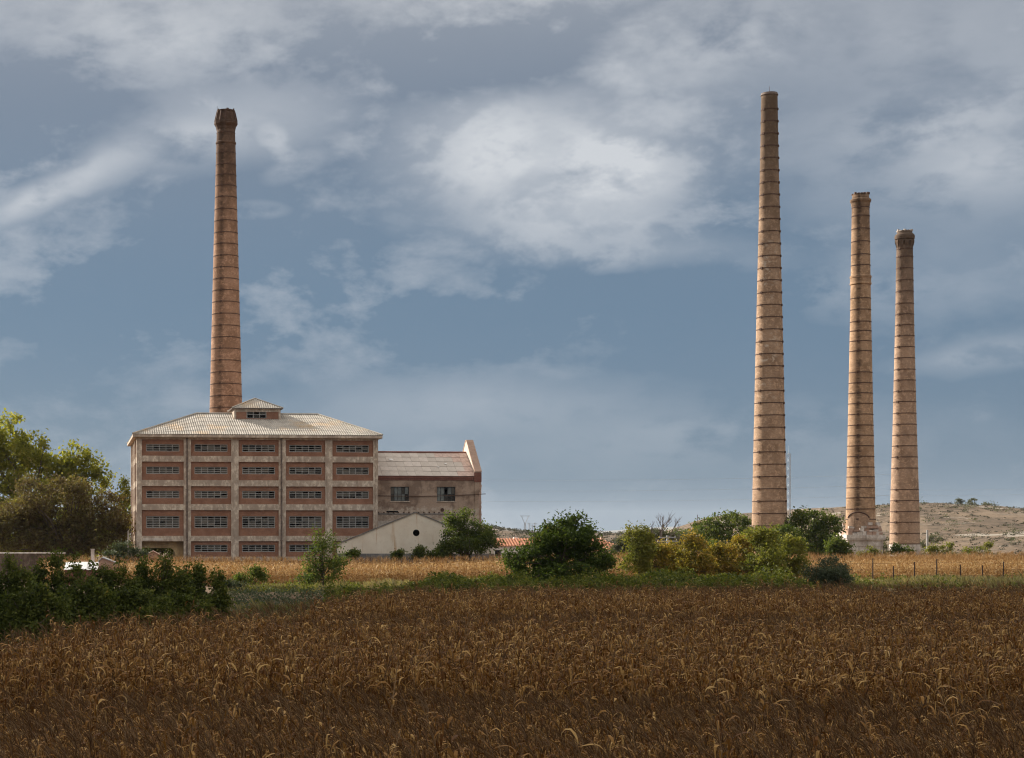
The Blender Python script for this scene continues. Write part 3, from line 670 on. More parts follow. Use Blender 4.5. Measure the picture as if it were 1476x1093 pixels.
# ------------------------------------------------------------------ annex with parapet gable
def annex():
    V0 = 3.0
    root = empty('annex_building', (OX - ST * V0 + CT * (FL + 0.02), OY + CT * V0 + ST * (FL + 0.02), 0), TH)
    tag(root, 'narrow brown plastered annex with raised gable parapet and grey sheet roof beside the factory', 'building')
    b = FL + 0.02
    ax = lambda px, v=V0: fx(px, v) - b
    az = lambda py, v=V0: PZ(py, OY + 34 * ST + v * CT)
    Lw = ax(684.5); Dp = 9.0; zc = az(692.5); ze = az(686.8); zr = az(653.0, V0 + Dp / 2)
    wz0, wz1 = az(722.5), az(701.8); wx = [(ax(563), ax(589.5)), (ax(630), ax(656.3))]
    m = MB()
    m.box(0, Lw, 0, 0.4, wz1, zc); m.box(0, Lw, 0, 0.4, -0.3, wz0)
    xs = [0, wx[0][0], wx[0][1], wx[1][0], wx[1][1], Lw]
    for i in (0, 2, 4): m.box(xs[i], xs[i + 1], 0, 0.4, wz0, wz1)
    m.build('wall', M['annex_plaster'], root)
    m = MB(); m.box(0, Lw, Dp - 0.4, Dp, -0.3, ze - 0.1); m.build('wall', M['annex_plaster'], root)
    m = MB(); m.box(0.1, Lw - 0.4, 0.42, Dp - 0.42, wz0 - 1.2, wz0 - 0.9); m.build('floor_slab', M['grey_render'], root)
    # brick cornice with a dentil course
    m = MB(); m.box(0, Lw, -0.10, 0.4, az(689.6), ze); m.build('cornice', M['cornice_brick'], root)
    m = MB(); m.box(0, Lw, -0.03, 0.4, zc + 0.002, az(689.6) - 0.002)
    x = 0.1
    while x < Lw - 0.1: m.box(x, x + 0.13, -0.09, -0.025, zc + 0.02, az(689.6) - 0.004); x += 0.26
    m.build('dentil_course', M['cornice_brick'], root)
    # windows
    for (xa, xb) in wx:
        w = empty('window', (xa, 0.12, wz0)); w.parent = root; W_, H_ = xb - xa, wz1 - wz0; t = 0.07
        m = MB(); m.box(0, W_, 0, .1, 0, t); m.box(0, W_, 0, .1, H_ - t, H_)
        for k in range(6): m.box(k * (W_ - t) / 5, k * (W_ - t) / 5 + t, 0.005, .095, t, H_ - t)
        for k in range(5): m.box(k * (W_ - t) / 5 + t, (k + 1) * (W_ - t) / 5, .01, .09, H_ * .48, H_ * .48 + .05)
        m.build('frame', M['steel_frame'], w)
        for k in range(5):
            for j in range(2):
                if random.random() < 0.18: continue
                p = MB(); c = (W_ - t) / 5; p.box(k * c + t - .01, (k + 1) * c + .01, .045, .055, (t if j == 0 else H_ * .48 + .05) - .01, (H_ * .48 if j == 0 else H_ - t) + .01)
                p.build('pane', M['pane_dusty' if random.random() < .6 else 'pane'], w)
        m = MB(); m.box(xa - .1, xb + .1, -.08, .05, wz0 - .10, wz0 - .002); m.build('sill', M['concrete'], root)
    # dark room behind
    m = MB(); m.box(0.1, Lw - 0.4, 3.0, 3.1, -0.2, ze - 0.2); m.build('inner_wall', M['grey_render'], root)
    # gable wall rising above the roof, with its coping
    zp = az(634.5, V0 + Dp / 2); zpe = az(679.3); y = Dp / 2; gw = 0.75
    m = MB()
    poly = [(-0.12, -0.3), (Dp + 0.1, -0.3), (Dp + 0.1, zpe - 0.1), (y + 0.25, zp - 0.1), (y - 0.25, zp - 0.1), (-0.12, zpe - 0.1)]
    k = len(poly)
    m.v += [(Lw, a, z) for a, z in poly] + [(Lw + gw, a, z) for a, z in poly]
    m.f += [tuple(reversed(range(k))), tuple(range(k, 2 * k))] + [(i, (i + 1) % k, k + (i + 1) % k, k + i) for i in range(k)]; m.m += [0] * (k + 2)
    m.build('gable_wall', M['annex_plaster'], root)
    lp = [(0.2, ze - .3), (Dp - 0.2, ze - .3), (Dp - 0.2, zpe - 0.14), (y + 0.2, zp - 0.14), (y - 0.2, zp - 0.14), (0.2, zpe - 0.14)]
    m = MB(); k = len(lp); m.v += [(Lw - .02, a, z) for a, z in lp] + [(Lw + .01, a, z) for a, z in lp]
    m.f += [tuple(reversed(range(k))), tuple(range(k, 2 * k))] + [(i, (i + 1) % k, k + (i + 1) % k, k + i) for i in range(k)]; m.m += [0] * (k + 2)
    m.build('gable_render', M['plaster_white'], root)
    for s in (0, 1):
        ya, yb = (-0.16, y - 0.25) if s == 0 else (Dp + 0.14, y + 0.25)
        m = MB(); t = 0.14
        for (xx) in (Lw - 0.06, Lw + gw + 0.06):
            m.v += [(xx, ya, zpe - 0.098), (xx, yb, zp - 0.098), (xx, yb, zp - 0.098 + t), (xx, ya, zpe - 0.098 + t)]
        m.f += [(0, 1, 2, 3), (7, 6, 5, 4), (0, 4, 5, 1), (1, 5, 6, 2), (2, 6, 7, 3), (3, 7, 4, 0)]; m.m += [0] * 6
        m.build('coping', M['ruin_brick'], root)
    m = MB(); m.box(Lw - 0.05, Lw + gw + 0.05, y - 0.25, y + 0.25, zp - 0.098, zp + 0.05); m.build('coping', M['ruin_brick'], root)
    m = MB(); m.box(Lw - .12, Lw + gw + .04, -0.16, -0.121, az(695), az(681)); m.build('kneeler', M['cornice_brick'], root)
    # quoin: crumbling brick edge of the gable wall
    m = MB(); z = 0.0
    while z < az(697):
        m.box(Lw + gw - random.uniform(.15, .35), Lw + gw + random.uniform(.0, .07), -0.121 - random.uniform(.004, .05), 0.1, z, z + .26); z += .29
    q = m.build('quoin', M['ruin_brick'], root)
    # sheet roof: courses of single sheets
    nC, nS = 5, 12; run = Dp / 2 + 0.15; rise = zr - ze; sw = Lw / nS; sl = math.hypot(run, rise) / nC
    ang = math.atan2(rise, run)
    sm = MB(); sm.box(0.006, sw - 0.006, 0, sl + 0.10, 0, 0.03); me = sm.mesh('roof_sheet', M['roof_sheet'])
    sr = MB(); sr.box(0.006, sw - 0.006, 0, sl + 0.10, 0, 0.03); mer = sr.mesh('roof_sheet', M['roof_sheet_red'])
    for j in range(nC):
        for i in range(nS):
            o = link('roof_sheet', mer if i == nS - 1 or (i == nS - 2 and random.random() < .3) or (j == nC - 1 and i > 7) else me, None, root)
            o.location = (i * sw, -0.15 + j * run / nC, ze + 0.01 + j * rise / nC + 0.03 + random.uniform(-.008, .02))
            o.rotation_euler = (ang - 0.035 + random.uniform(-.01, .01), random.uniform(-.006, .006), random.uniform(-.008, .008))
    m = MB(); m.quad((0, Dp + .1, ze), (0, Dp / 2, zr), (Lw, Dp / 2, zr), (Lw, Dp + .1, ze)); m.build('rear_roof', M['roof_sheet'], root)
    m = MB(); m.tube([(0, Dp / 2, zr + .09), (Lw, Dp / 2, zr + .09)], [.12, .12], 8); m.build('ridge_cap', M['cornice_brick'], root)
    for (px, py, s) in ((565.5, 664.3, .5), (630.5, 675, .26), (642.5, 670, .32)):
        f = (686.8 - py) / (686.8 - 653.0); o = MB(); o.box(-s / 2, s / 2, -s / 3, s / 3, 0, .025)
        o = o.build('roof_patch', M['far_white'], root); o.location = (ax(px, V0 + 2), -0.15 + run * f, ze + rise * f + .12); o.rotation_euler = (ang, 0, .3)
    # cable along the wall, joist sockets, round vent, ledge
    pts = [(-0.3 + (Lw + 1.6) * k / 16, -0.12, az(714.5) - 0.12 * math.sin(math.pi * k / 16) + 0.22 * (k / 16) ** 2) for k in range(17)]
    m = MB(); m.tube(pts, [.045] * 17, 6); m.build('cable', M['iron'], root)
    m = MB(); m.box(0.02, Lw - .02, -0.06, 0.0, az(741.6), az(740.3)); m.build('ledge', M['grey_render'], root)
    m = MB(); x = 0.5
    while x < Lw: m.box(x, x + .16, -0.07, 0.05, az(739.8), az(738)); x += 0.62 + random.uniform(-.06, .06)
    tag(m.build('joist_ends', M['iron'], root), kind='stuff')
    for (px, py, r) in ((637.5, 735, .22),):
        m = MB(); c = (ax(px), az(py)); n = 20
        ring = [(c[0] + r * math.cos(t), c[1] + r * math.sin(t)) for t in np.linspace(0, 2 * math.pi, n, False)]
        m.prism(ring, -0.05, 0.01); m.build('round_vent', M['iron'], root)
    m = MB(); m.box(ax(557), ax(574), -.03, .02, az(738.9), az(736.6)); m.build('blind_opening', M['dark_void'], root)
annex()

# ------------------------------------------------------------------ gabled shed
def shed():
    Y = 186.0; rz = math.radians(-4.5)
    X0 = PX(486, Y); root = empty('gabled_shed', (X0, Y, 0), rz)
    tag(root, 'low white plastered shed with shallow gable, round black hole and rust streaks', 'building')
    c, s = math.cos(rz), math.sin(rz)
    def lx(px): k = (px - CX) / F; return (k * Y - X0) / (c - k * s)
    Wd = lx(712); ap = lx(599); zap = PZ(739.6, Y + 1); ze = PZ(785, Y); zp = PZ(798, Y + .5); hx, hz, hr = lx(600), PZ(768.3, Y + 1), 0.37
    n = 28; out = []; inn = []
    # front wall with a real round opening: ring of quads between the outline and the hole
    def outline(t):
        dx, dz = math.cos(t), math.sin(t); best = 1e9
        segs = [((0, zp), (Wd, zp)), ((Wd, zp), (Wd, ze)), ((Wd, ze), (ap, zap)), ((ap, zap), (0, ze)), ((0, ze), (0, zp))]
        for (a, b) in segs:
            ex, ez = b[0] - a[0], b[1] - a[1]; den = dx * ez - dz * ex
            if abs(den) < 1e-9: continue
            u = ((a[0] - hx) * ez - (a[1] - hz) * ex) / den; w = ((a[0] - hx) * dz - (a[1] - hz) * dx) / den
            if u > 0 and -1e-6 <= w <= 1 + 1e-6: best = min(best, u)
        return (hx + dx * best, hz + dz * best)
    angs = sorted(list(np.linspace(-math.pi, math.pi, n, False)) + [math.atan2(z - hz, x - hx) for x, z in ((0, zp), (Wd, zp), (Wd, ze), (ap, zap), (0, ze))])
    m = MB(); N_ = len(angs)
    for t in angs: p = outline(t); m.v.append((p[0], 0, p[1])); m.v.append((hx + hr * math.cos(t), 0, hz + hr * math.sin(t))); m.v.append((hx + hr * math.cos(t), .3, hz + hr * math.sin(t)))
    for i in range(N_):
        a, b = i * 3, ((i + 1) % N_) * 3
        m.f += [(a, b, b + 1, a + 1), (a + 1, b + 1, b + 2, a + 2)]; m.m += [0, 0]
    m.build('front_wall', M['shed_plaster'], root)
    m = MB(); m.box(hx - .9, hx + .9, 1.2, 1.3, hz - .8, hz + .7); m.build('inner_wall', M['dark_void'], root)  # near-black panel hung behind the hole, its colour standing in for unlit interior
    m = MB(); m.box(-.04, Wd + .04, -.05, .3, -.3, zp - .002); m.build('plinth', M['grey_render'], root)
    for xa in (0.0, Wd - .3):
        m = MB(); m.box(xa, xa + .3, .302, 9, -.3, ze - .02); m.build('side_wall', M['limewash'], root)
    for (a, b) in (((-.3, ze - .12), (ap, zap)), ((Wd + .3, ze - .12), (ap, zap))):
        m = MB(); t = .12
        for yy in (-.12, 9.2): m.v += [(a[0], yy, a[1] + .004), (b[0], yy, b[1] + .004), (b[0], yy, b[1] + t), (a[0], yy, a[1] + t)]
        m.f += [(0, 1, 2, 3), (7, 6, 5, 4), (0, 4, 5, 1), (1, 5, 6, 2), (2, 6, 7, 3), (3, 7, 4, 0)]; m.m += [0] * 6
        m.build('roof', M['grey_render'], root)
shed()

# ------------------------------------------------------------------ chimneys
def chim_root(name, label, px, Y):
    X = PX(px, Y); r = empty(name, (X, Y, 0)); tag(r, label, 'chimney', 'tall brick factory chimneys'); return r
def chimney(root, px0, Y, widths, rings, mat, ztop_py, clamp_angs, mouth=None, lean=0.0):
    cosp = 1 / math.sqrt(1 + ((px0 - CX) / F) ** 2)
    ws = sorted(widths); py_ = [w[0] for w in ws]; wd = [w[1] for w in ws]
    R = lambda py: float(np.interp(py, py_, wd)) * Y * cosp / (2 * F)
    Z = lambda py: PZ(py, Y)
    Rz = lambda z: R(CY - (z - H) * F / Y)
    zs = np.linspace(-0.3, Z(ztop_py), 90)
    m = MB(); prof = [(Rz(z), z) for z in zs]; zt = zs[-1]; rt = prof[-1][0]
    prof += [(rt - .45, zt + .02), (rt - .5, zt - 2.0)]
    m.lathe(prof, 56); m.build('shaft', mat, root, smooth=True)
    for i, py in enumerate(rings):
        z = Z(py); r = Rz(z); m = MB(); h = .05
        m.lathe([(r - .02, -h), (r + .045, -h), (r + .045, h), (r - .02, h)], 48, cap_top=False)
        o = m.build('ring', M['iron'], root, (0, 0, z), smooth=False)
        o.rotation_euler = (random.uniform(-.006, .006), random.uniform(-.006, .006), 0)
        for a in clamp_angs:
            c = MB(); c.box(-.05, .11, -.15, .15, -.13, .13)
            k = c.build('clamp', M['iron'], o); k.location = (r * math.cos(a), r * math.sin(a), 0); k.rotation_euler = (0, 0, a)
    return R, Z
mat_chimney('chimney_red', (0.37, 0.21, 0.13), (0.48, 0.29, 0.185), SOOT, 46, 65, 0.6, -1.95, streak_w=0.15)
mat_chimney('chimney_tan', (0.385, 0.25, 0.16), (0.50, 0.345, 0.235), (0.085, 0.06, 0.042), 34, 62, 0.0, -2.0, white=True)
mat_chimney('chimney_ochre', (0.40, 0.25, 0.15), (0.51, 0.34, 0.215), SOOT, 38, 58, 0.75, -2.10, streak_w=0.13)
mat_chimney('chimney_plain', (0.385, 0.255, 0.172), (0.50, 0.345, 0.24), (0.06, 0.045, 0.036), 29, 50, 0.25, -2.55)
def lightning_rod(root, p, h, r=.03):
    m = MB(); m.tube([p, (p[0], p[1], p[2] + h)], [r, r * .6], 6); m.build('lightning_rod', M['iron'], root)

random.seed(11)
# 1: behind the factory
Y = 240.0; r1 = chim_root('brick_chimney', 'red-brown brick chimney with faceted crown rising behind the factory block', 325.6, Y)
R, Z = chimney(r1, 325.6, Y, [(190, 26.3), (207, 27.6), (353, 35.1), (387, 36.8), (589, 46.9), (835, 58)],
               [192.7, 221.7, 238.8, 254, 269.5, 286, 303.5, 320, 337, 353.4, 370.5, 387.4, 403.6, 420.4, 436.8, 454, 471, 487.8, 504, 521, 538, 554.7, 572, 588.8, 605, 622, 639, 656, 673],
               M['chimney_red'], 186, [-1.93])
pxm = Y / (2 * F)
m = MB(); m.lathe([(27.4 * pxm, Z(209)), (29.5 * pxm, Z(208)), (29.5 * pxm, Z(206)), (27.4 * pxm, Z(205))], 48, cap_top=False); m.build('string_course', M['chimney_red'], r1)
m = MB(); m.lathe([(26.4 * pxm, Z(190)), (29 * pxm, Z(184)), (33.8 * pxm, Z(180)), (33.8 * pxm, Z(176.5)), (31.5 * pxm, Z(175.5)), (25.5 * pxm, Z(162.5)), (27 * pxm, Z(161.5)), (27 * pxm, Z(160)), (20 * pxm, Z(160)), (20 * pxm, Z(172))], 12)
m.build('crown', M['chimney_red'], r1)
for k in range(12):
    a = 2 * math.pi * k / 12; m = MB(); f = lambda q, z: (q * pxm * math.cos(a), q * pxm * math.sin(a), z)
    m.tube([f(31.8, Z(175.6)), f(25.8, Z(162))], [.12, .10], 5); m.build('crown_rib', M['iron'], r1)
m = MB()
for k in range(9):
    a = random.uniform(0, 6.28); m.box(1.15 * math.cos(a) - .1, 1.15 * math.cos(a) + .1, 1.15 * math.sin(a) - .1, 1.15 * math.sin(a) + .1, Z(160), Z(160) + random.uniform(.1, .3))
m.build('rim_bricks', M['iron'], r1)
lightning_rod(r1, (-1.25, 0, Z(160)), .7)
# 2: the tallest
Y = 215.0; r2 = chim_root('brick_chimney', 'tallest slender tan brick chimney with pale repair patches and a plain top', 1109, Y)
R, Z = chimney(r2, 1109, Y, [(134, 23.5), (230, 26.8), (335, 31.5), (511, 40.2), (705, 48.8), (777, 52), (840, 55)],
               [159 + 17.62 * k for k in range(36)], M['chimney_tan'], 135.5, [-2.57, -0.62])
m = MB(); m.lathe([(23.5 * Y / 2 / F * .9 + .05, Z(139)), (23.5 * Y / 2 / F * .96 + .10, Z(138)), (1.0, Z(134.6)), (.5, Z(133.4)), (0.02, Z(133))], 40, cap_top=False); m.build('lead_cap', M['dark_pipe'], r2)
lightning_rod(r2, (0, 0, Z(133)), .75)
# 3: on a stone pedestal
Y = 222.0; p3 = 1240.5; r3 = chim_root('brick_chimney', 'ochre brick chimney with dark soot run standing on a broken white stone pedestal', p3, Y)
R, Z = chimney(r3, p3, Y, [(279, 24), (300, 25.7), (447, 30), (613, 37), (734, 42.6), (765, 44), (835, 44)],
               [300, 312.4, 331, 349.4, 368, 383.5, 431, 447.4, 464.7, 478, 492.7, 507, 537.7, 552.8, 567.6, 582.6, 598, 613.7, 628.5, 643.3, 658.5, 673.8, 687.8, 703.4, 718, 734, 748.7],
               M['chimney_ochre'], 280, [-2.12])
k3 = Y / (2 * F) / math.sqrt(1 + ((p3 - CX) / F) ** 2)
m = MB(); m.lathe([(25.6 * k3, Z(299)), (27 * k3, Z(297)), (27.5 * k3, Z(293.5)), (30.6 * k3, Z(291)), (30.6 * k3, Z(288.6)), (27 * k3, Z(287)), (24.2 * k3, Z(286.5))], 44, cap_top=False); m.build('corbel', M['chimney_ochre'], r3)
m = MB(); m.lathe([(29.2 * k3, Z(411.5)), (31.6 * k3, Z(410.5)), (31.6 * k3, Z(408.5)), (30.4 * k3, Z(408)), (30.4 * k3, Z(401.5)), (31.6 * k3, Z(401)), (31.6 * k3, Z(398.6)), (28.6 * k3, Z(397.6))], 48, cap_top=False); m.build('string_course', M['chimney_ochre'], r3)
m = MB()
for k in range(14):
    a = 6.28 * k / 14 + random.uniform(-.1, .1); q = 23 * k3; m.box(q * math.cos(a) - .13, q * math.cos(a) + .13, q * math.sin(a) - .13, q * math.sin(a) + .13, Z(280) - .1, Z(280) + random.uniform(-.05, .16))
m.build('rim_bricks', M['iron'], r3)
# patched arch at the foot
ca = math.atan2(-Y, -PX(p3, Y)); m = MB(); n = 18
for i in range(n + 1):
    t = -0.92 + 1.5 * i / n; u = (i / n - .5) * 2; zt_ = Z(738.5) - (1 - math.sqrt(max(0, 1 - (u * .86) ** 2))) * 1.5
    for z in (Z(766), zt_):
        rr = R(CY - (z - H) * F / Y) + .10; m.v.append((rr * math.cos(ca + t), rr * math.sin(ca + t), z))
for i in range(n): m.f.append((2 * i, 2 * i + 2, 2 * i + 3, 2 * i + 1)); m.m.append(0)
m.build('arch_infill', M['chimney_plain'], r3)
m = MB(); pts = [Vector(m2) for m2 in []]
pts = []
for i in range(n + 1):
    t = -0.92 + 1.5 * i / n; u = (i / n - .5) * 2; zt_ = Z(738.5) - (1 - math.sqrt(max(0, 1 - (u * .86) ** 2))) * 1.5
    rr = R(CY - (zt_ - H) * F / Y) + .09; pts.append((rr * math.cos(ca + t), rr * math.sin(ca + t), zt_))
m.tube(pts, [.10] * len(pts), 6); m.build('arch_edge', M['iron'], r3)
# pedestal
ped = empty('pedestal', (0, 0, 0), math.radians(-4)); ped.parent = r3; hw = 2.22
def stone(nm, x0, x1, y0, y1, z0, z1, mt):
    m = MB(); m.box(x0, x1, y0, y1, z0, z1); o = m.build(nm, M[mt], ped); return o
stone('die', -hw, hw, -hw, hw, -.3, Z(787), 'limewash')
stone('band', -hw - .07, hw + .07, -hw - .07, hw + .07, Z(787) + .002, Z(784.5), 'limewash')
stone('frieze', -hw - .03, hw + .03, -hw - .03, hw + .03, Z(784.5) + .002, Z(779), 'limewash')
stone('cornice', -hw - .22, hw + .22, -hw - .22, hw + .22, Z(779) + .002, Z(776.5), 'limewash')
stone('cornice', -hw - .32, hw + .32, -hw - .32, hw + .32, Z(776.5) + .002, Z(771), 'limewash')
stone('base_course', -hw - .15, hw + .15, -hw - .15, hw + .15, -.3, .35, 'limewash')
# ruined stepped masonry between pedestal and shaft: single broken stones
random.seed(21)
nst = 0
for lvl in range(4):
    zz = Z(771) + lvl * .42; half = hw + .05 - lvl * .10
    for side in range(4):
        x = -half
        while x < half - .2:
            w = random.uniform(.5, .95); w = min(w, half - x)
            fall = (lvl >= 1 and side == 3 and x < .8) or (lvl == 3 and random.random() < .6) or (lvl == 2 and random.random() < .3)
            if not fall:
                m = MB(); j = lambda: random.uniform(-.06, .06)
                d = random.uniform(.4, .6)
                a = [(x + j() * .3, -half + j(), zz), (x + w - .03, -half + j(), zz), (x + w - .03, -half + d, zz), (x, -half + d, zz)]
                tz = .40 + j() - (.12 if random.random() < .3 else 0)
                m.v += a + [(p[0] + j() * .6, p[1] + j() * .6, zz + tz) for p in a]
                m.f += [(0, 3, 2, 1), (4, 5, 6, 7), (0, 1, 5, 4), (1, 2, 6, 5), (2, 3, 7, 6), (3, 0, 4, 7)]; m.m += [0] * 6
                o = m.build('stone', M['ruin_brick' if random.random() < .55 else 'limewash'], ped); o.rotation_euler = (0, 0, side * math.pi / 2)
            x += w
stone('core', -hw + .5, hw - .5, -hw + .5, hw - .5, Z(771), Z(764), 'ruin_brick')
# 4
Y = 235.0; p4 = 1304.0; r4 = chim_root('brick_chimney', 'shortest tan brick chimney with corbelled arcade collar and pale foot', p4, Y)
R, Z = chimney(r4, p4, Y, [(331, 22), (371, 24.4), (454, 27), (612, 34.7), (737, 42.6), (784, 44), (830, 45)],
               [359.6, 371, 387.6, 405, 421, 438.4, 454, 469.6, 484.8, 501, 517, 533.4, 549, 565, 580, 596.5, 612.4, 628, 643.3, 659.4, 675.4, 706, 722, 737.7, 753, 769, 784],
               M['chimney_plain'], 333, [-2.6])
k4 = Y / (2 * F) / math.sqrt(1 + ((p4 - CX) / F) ** 2)
m = MB(); m.lathe([(25 * k4, Z(346.5)), (29 * k4, Z(345)), (29.6 * k4, Z(342)), (28.6 * k4, Z(339.5)), (25 * k4, Z(337.5)), (22.6 * k4, Z(337))], 44, cap_top=False); m.build('collar', M['chimney_plain'], r4)
nb = 10
for k in range(nb):
    a = 2 * math.pi * (k + .3) / nb; m = MB(); q0, q1 = 23.5 * k4, 27.8 * k4; w = .26
    m.v += [(q0, -w * .6, Z(358)), (q0, w * .6, Z(358)), (q1, -w, Z(350)), (q1, w, Z(350)), (q1, -w * 1.5, Z(346.4)), (q1, w * 1.5, Z(346.4)), (q0 - .2, -w * 1.5, Z(346.4)), (q0 - .2, w * 1.5, Z(346.4)), (q0 - .2, -w * .6, Z(358)), (q0 - .2, w * .6, Z(358))]
    m.f += [(0, 1, 3, 2), (2, 3, 5, 4), (4, 5, 7, 6), (0, 2, 4, 6, 8), (1, 9, 7, 5, 3), (8, 9, 1, 0)]; m.m += [0] * 6
    o = m.build('bracket', M['chimney_plain'], r4); o.rotation_euler = (0, 0, a)
m = MB()
for k in range(16):
    a = 6.28 * k / 16 + random.uniform(-.1, .1); q = 20.5 * k4; m.box(q * math.cos(a) - .12, q * math.cos(a) + .12, q * math.sin(a) - .12, q * math.sin(a) + .12, Z(333) - .1, Z(333) + random.uniform(-.05, .2))
m.build('rim_bricks', M['limewash'], r4)
m = MB(); m.lathe([(46.0 * k4, -.3), (45.6 * k4, Z(785))], 48); m.build('foot', M['limewash'], r4, smooth=False)
#PART3
# ------------------------------------------------------------------ small buildings and walls
def simple_house(name, label, px0, px1, Y, wall_py, ridge_py, depth, wallm, hip=0.0, rz=0.0):
    X0, X1 = PX(px0, Y), PX(px1, Y); W_ = X1 - X0; ze = PZ(wall_py, Y); zr = PZ(ridge_py, Y + depth / 2)
    g = ground_z((X0 + X1) / 2, Y)
    root = empty(name, (X0, Y, g), rz); tag(root, label, 'house'); ze -= g; zr -= g
    m = MB(); m.box(0, W_, 0, depth, -.4, ze); m.build('wall', M[wallm], root)
    o = .35; hx = hip * W_
    m = MB(); A, B = (hx - (o if not hip else 0), depth / 2, zr), (W_ - hx + (o if not hip else 0), depth / 2, zr)
    c = [(-o, -o, ze - .05), (W_ + o, -o, ze - .05), (W_ + o, depth + o, ze - .05), (-o, depth + o, ze - .05)]
    m.quad(c[0], c[1], B, A); m.quad(c[2], c[3], A, B); m.quad(c[1], c[2], B); m.quad(c[3], c[0], A); m.quad(c[3], c[2], c[1], c[0])
    roof = m.build('roof', M['terracotta'], root)
    # rows of roof tiles
    t = MB(); n = int((W_ + 2 * o) / .45)
    for i in range(n):
        x = -o + (i + .5) * (W_ + 2 * o) / n; f = 1.0
        if hip: f = max(0, min(1, (x + o) / (hx + o), (W_ + o - x) / (hx + o)))
        if f < .1: continue
        y1 = -o + (depth / 2 + o) * f; z1 = ze - .05 + (zr - ze + .05) * f
        t.tube([(x, -o, ze - .02), (x, y1, z1 + .03)], [.11, .11], 5)
    tag(t.build('roof_tiles', M['terracotta'], roof), kind='stuff')
    for k in range(2):
        x = W_ * (.3 + .4 * k); m = MB(); m.box(x - .45, x + .45, -.04, .1, ze * .45, ze * .8); m.build('window', M['dark_void'], root)
    m = MB(); m.box(W_ * .62, W_ * .62 + .6, depth * .55, depth * .55 + .6, zr - .8, zr + .25); m.build('chimney_stack', M[wallm], roof)
    return root
simple_house('village_house', 'white cottage with orange tile roof between the shed bush and the big dark tree', 690, 782, 262, 787, 776.5, 8, 'far_white')
simple_house('village_house', 'tan cottage with hipped orange tile roof right of the big dark tree', 828, 905, 255, 793.5, 776.5, 9, 'far_tan', hip=.42)
simple_house('village_house', 'small distant house with flat orange roof beyond the tan cottage', 893, 925, 330, 790, 784, 6, 'far_tan')

def low_wall(name, label, cat, px0, px1, py_top, Y, thick, mt, cap=None, rz=0.0):
    X0, X1 = PX(px0, Y), PX(px1, Y); root = empty(name, (X0, Y, 0), rz); tag(root, label, cat); zt = PZ(py_top, Y)
    m = MB(); m.box(0, X1 - X0, 0, thick, -.3, zt - .1); m.build('wall', M[mt], root)
    if cap: m = MB(); m.box(-.05, X1 - X0 + .05, -.06, thick + .06, zt - .098, zt + .02); m.build('coping', M[cap], root)
    return root
low_wall('garden_wall', 'long low pale wall under the brown tree', 'wall', -60, 92, 797, 186, 1.4, 'wall_earth', 'limewash')
# sloping white sheet roof of a low outhouse
def outhouse():
    Y = 172.0; X0, X1 = PX(92, Y), PX(141, Y); zt, ze = PZ(811, Y + 2.4), PZ(821, Y)
    root = empty('outhouse', (X0, Y, 0), .03); tag(root, 'low brick outhouse with white sloping sheet roof beside the concrete post', 'shed')
    W_ = X1 - X0
    m = MB(); m.box(.1, W_ - .1, .1, 2.4, -.3, ze - .06); m.build('wall', M['cornice_brick'], root)
    m = MB()
    k = 3
    for i in range(k):
        a, b = W_ * i / k, W_ * (i + 1) / k - .02; n = len(m.v); dz = .02 * (i % 2)
        m.v += [(a, -.1, ze - .05 + dz), (b, -.1, ze - .05 + dz), (b, 2.6, zt + dz), (a, 2.6, zt + dz), (a, -.1, ze + dz), (b, -.1, ze + dz), (b, 2.6, zt + .05 + dz), (a, 2.6, zt + .05 + dz)]
        for f in ((0, 3, 2, 1), (4, 5, 6, 7), (0, 1, 5, 4), (1, 2, 6, 5), (2, 3, 7, 6), (3, 0, 4, 7)): m.f.append(tuple(n + q for q in f)); m.m.append(0)
    m.build('roof', M['fibre_cement'], root)
    m = MB(); m.box(.1, W_ - .1, 2.3, 2.41, ze - .2, zt - .02); m.build('rear_wall', M['ruin_brick'], root)
outhouse()
def gable_hut(name, label, px0, px1, apx, Y, eave_py, apex_py, mt, depth, roofm, mast=None):
    X0, X1 = PX(px0, Y), PX(px1, Y); ap = PX(apx, Y) - X0; W_ = X1 - X0; ze, za = PZ(eave_py, Y), PZ(apex_py, Y)
    root = empty(name, (X0, Y, 0), .05); tag(root, label, 'hut')
    m = MB(); m.prism([(0, -.3), (W_, -.3), (W_, ze), (ap, za), (0, ze)], 0, depth); m.build('wall', M[mt], root)
    for (a, b) in (((-.25, ze - .1), (ap, za)), ((W_ + .25, ze - .1), (ap, za))):
        m = MB(); t = .1
        for yy in (-.15, depth + .15): m.v += [(a[0], yy, a[1] + .01), (b[0], yy, b[1] + .01), (b[0], yy, b[1] + t), (a[0], yy, a[1] + t)]
        m.f += [(0, 1, 2, 3), (7, 6, 5, 4), (0, 4, 5, 1), (1, 5, 6, 2), (2, 6, 7, 3), (3, 7, 4, 0)]; m.m += [0] * 6
        m.build('roof', M[roofm], root)
    m = MB(); m.box(ap - .35, ap + .35, -.03, .05, 0, 1.9); m.build('door', M['pole_wood'], root)
gable_hut('brick_hut', 'small brick hut with grey sloping roof beside the concrete post', 142, 167, 147, 176, 812, 804.5, 'ruin_brick', 4, 'galvanised')
gable_hut('ruined_hut', 'pale brick gabled ruin seen through the factory gateway', 205, 236, 220.5, 236, 804, 795, 'ruin_brick', 5, 'ruin_brick')

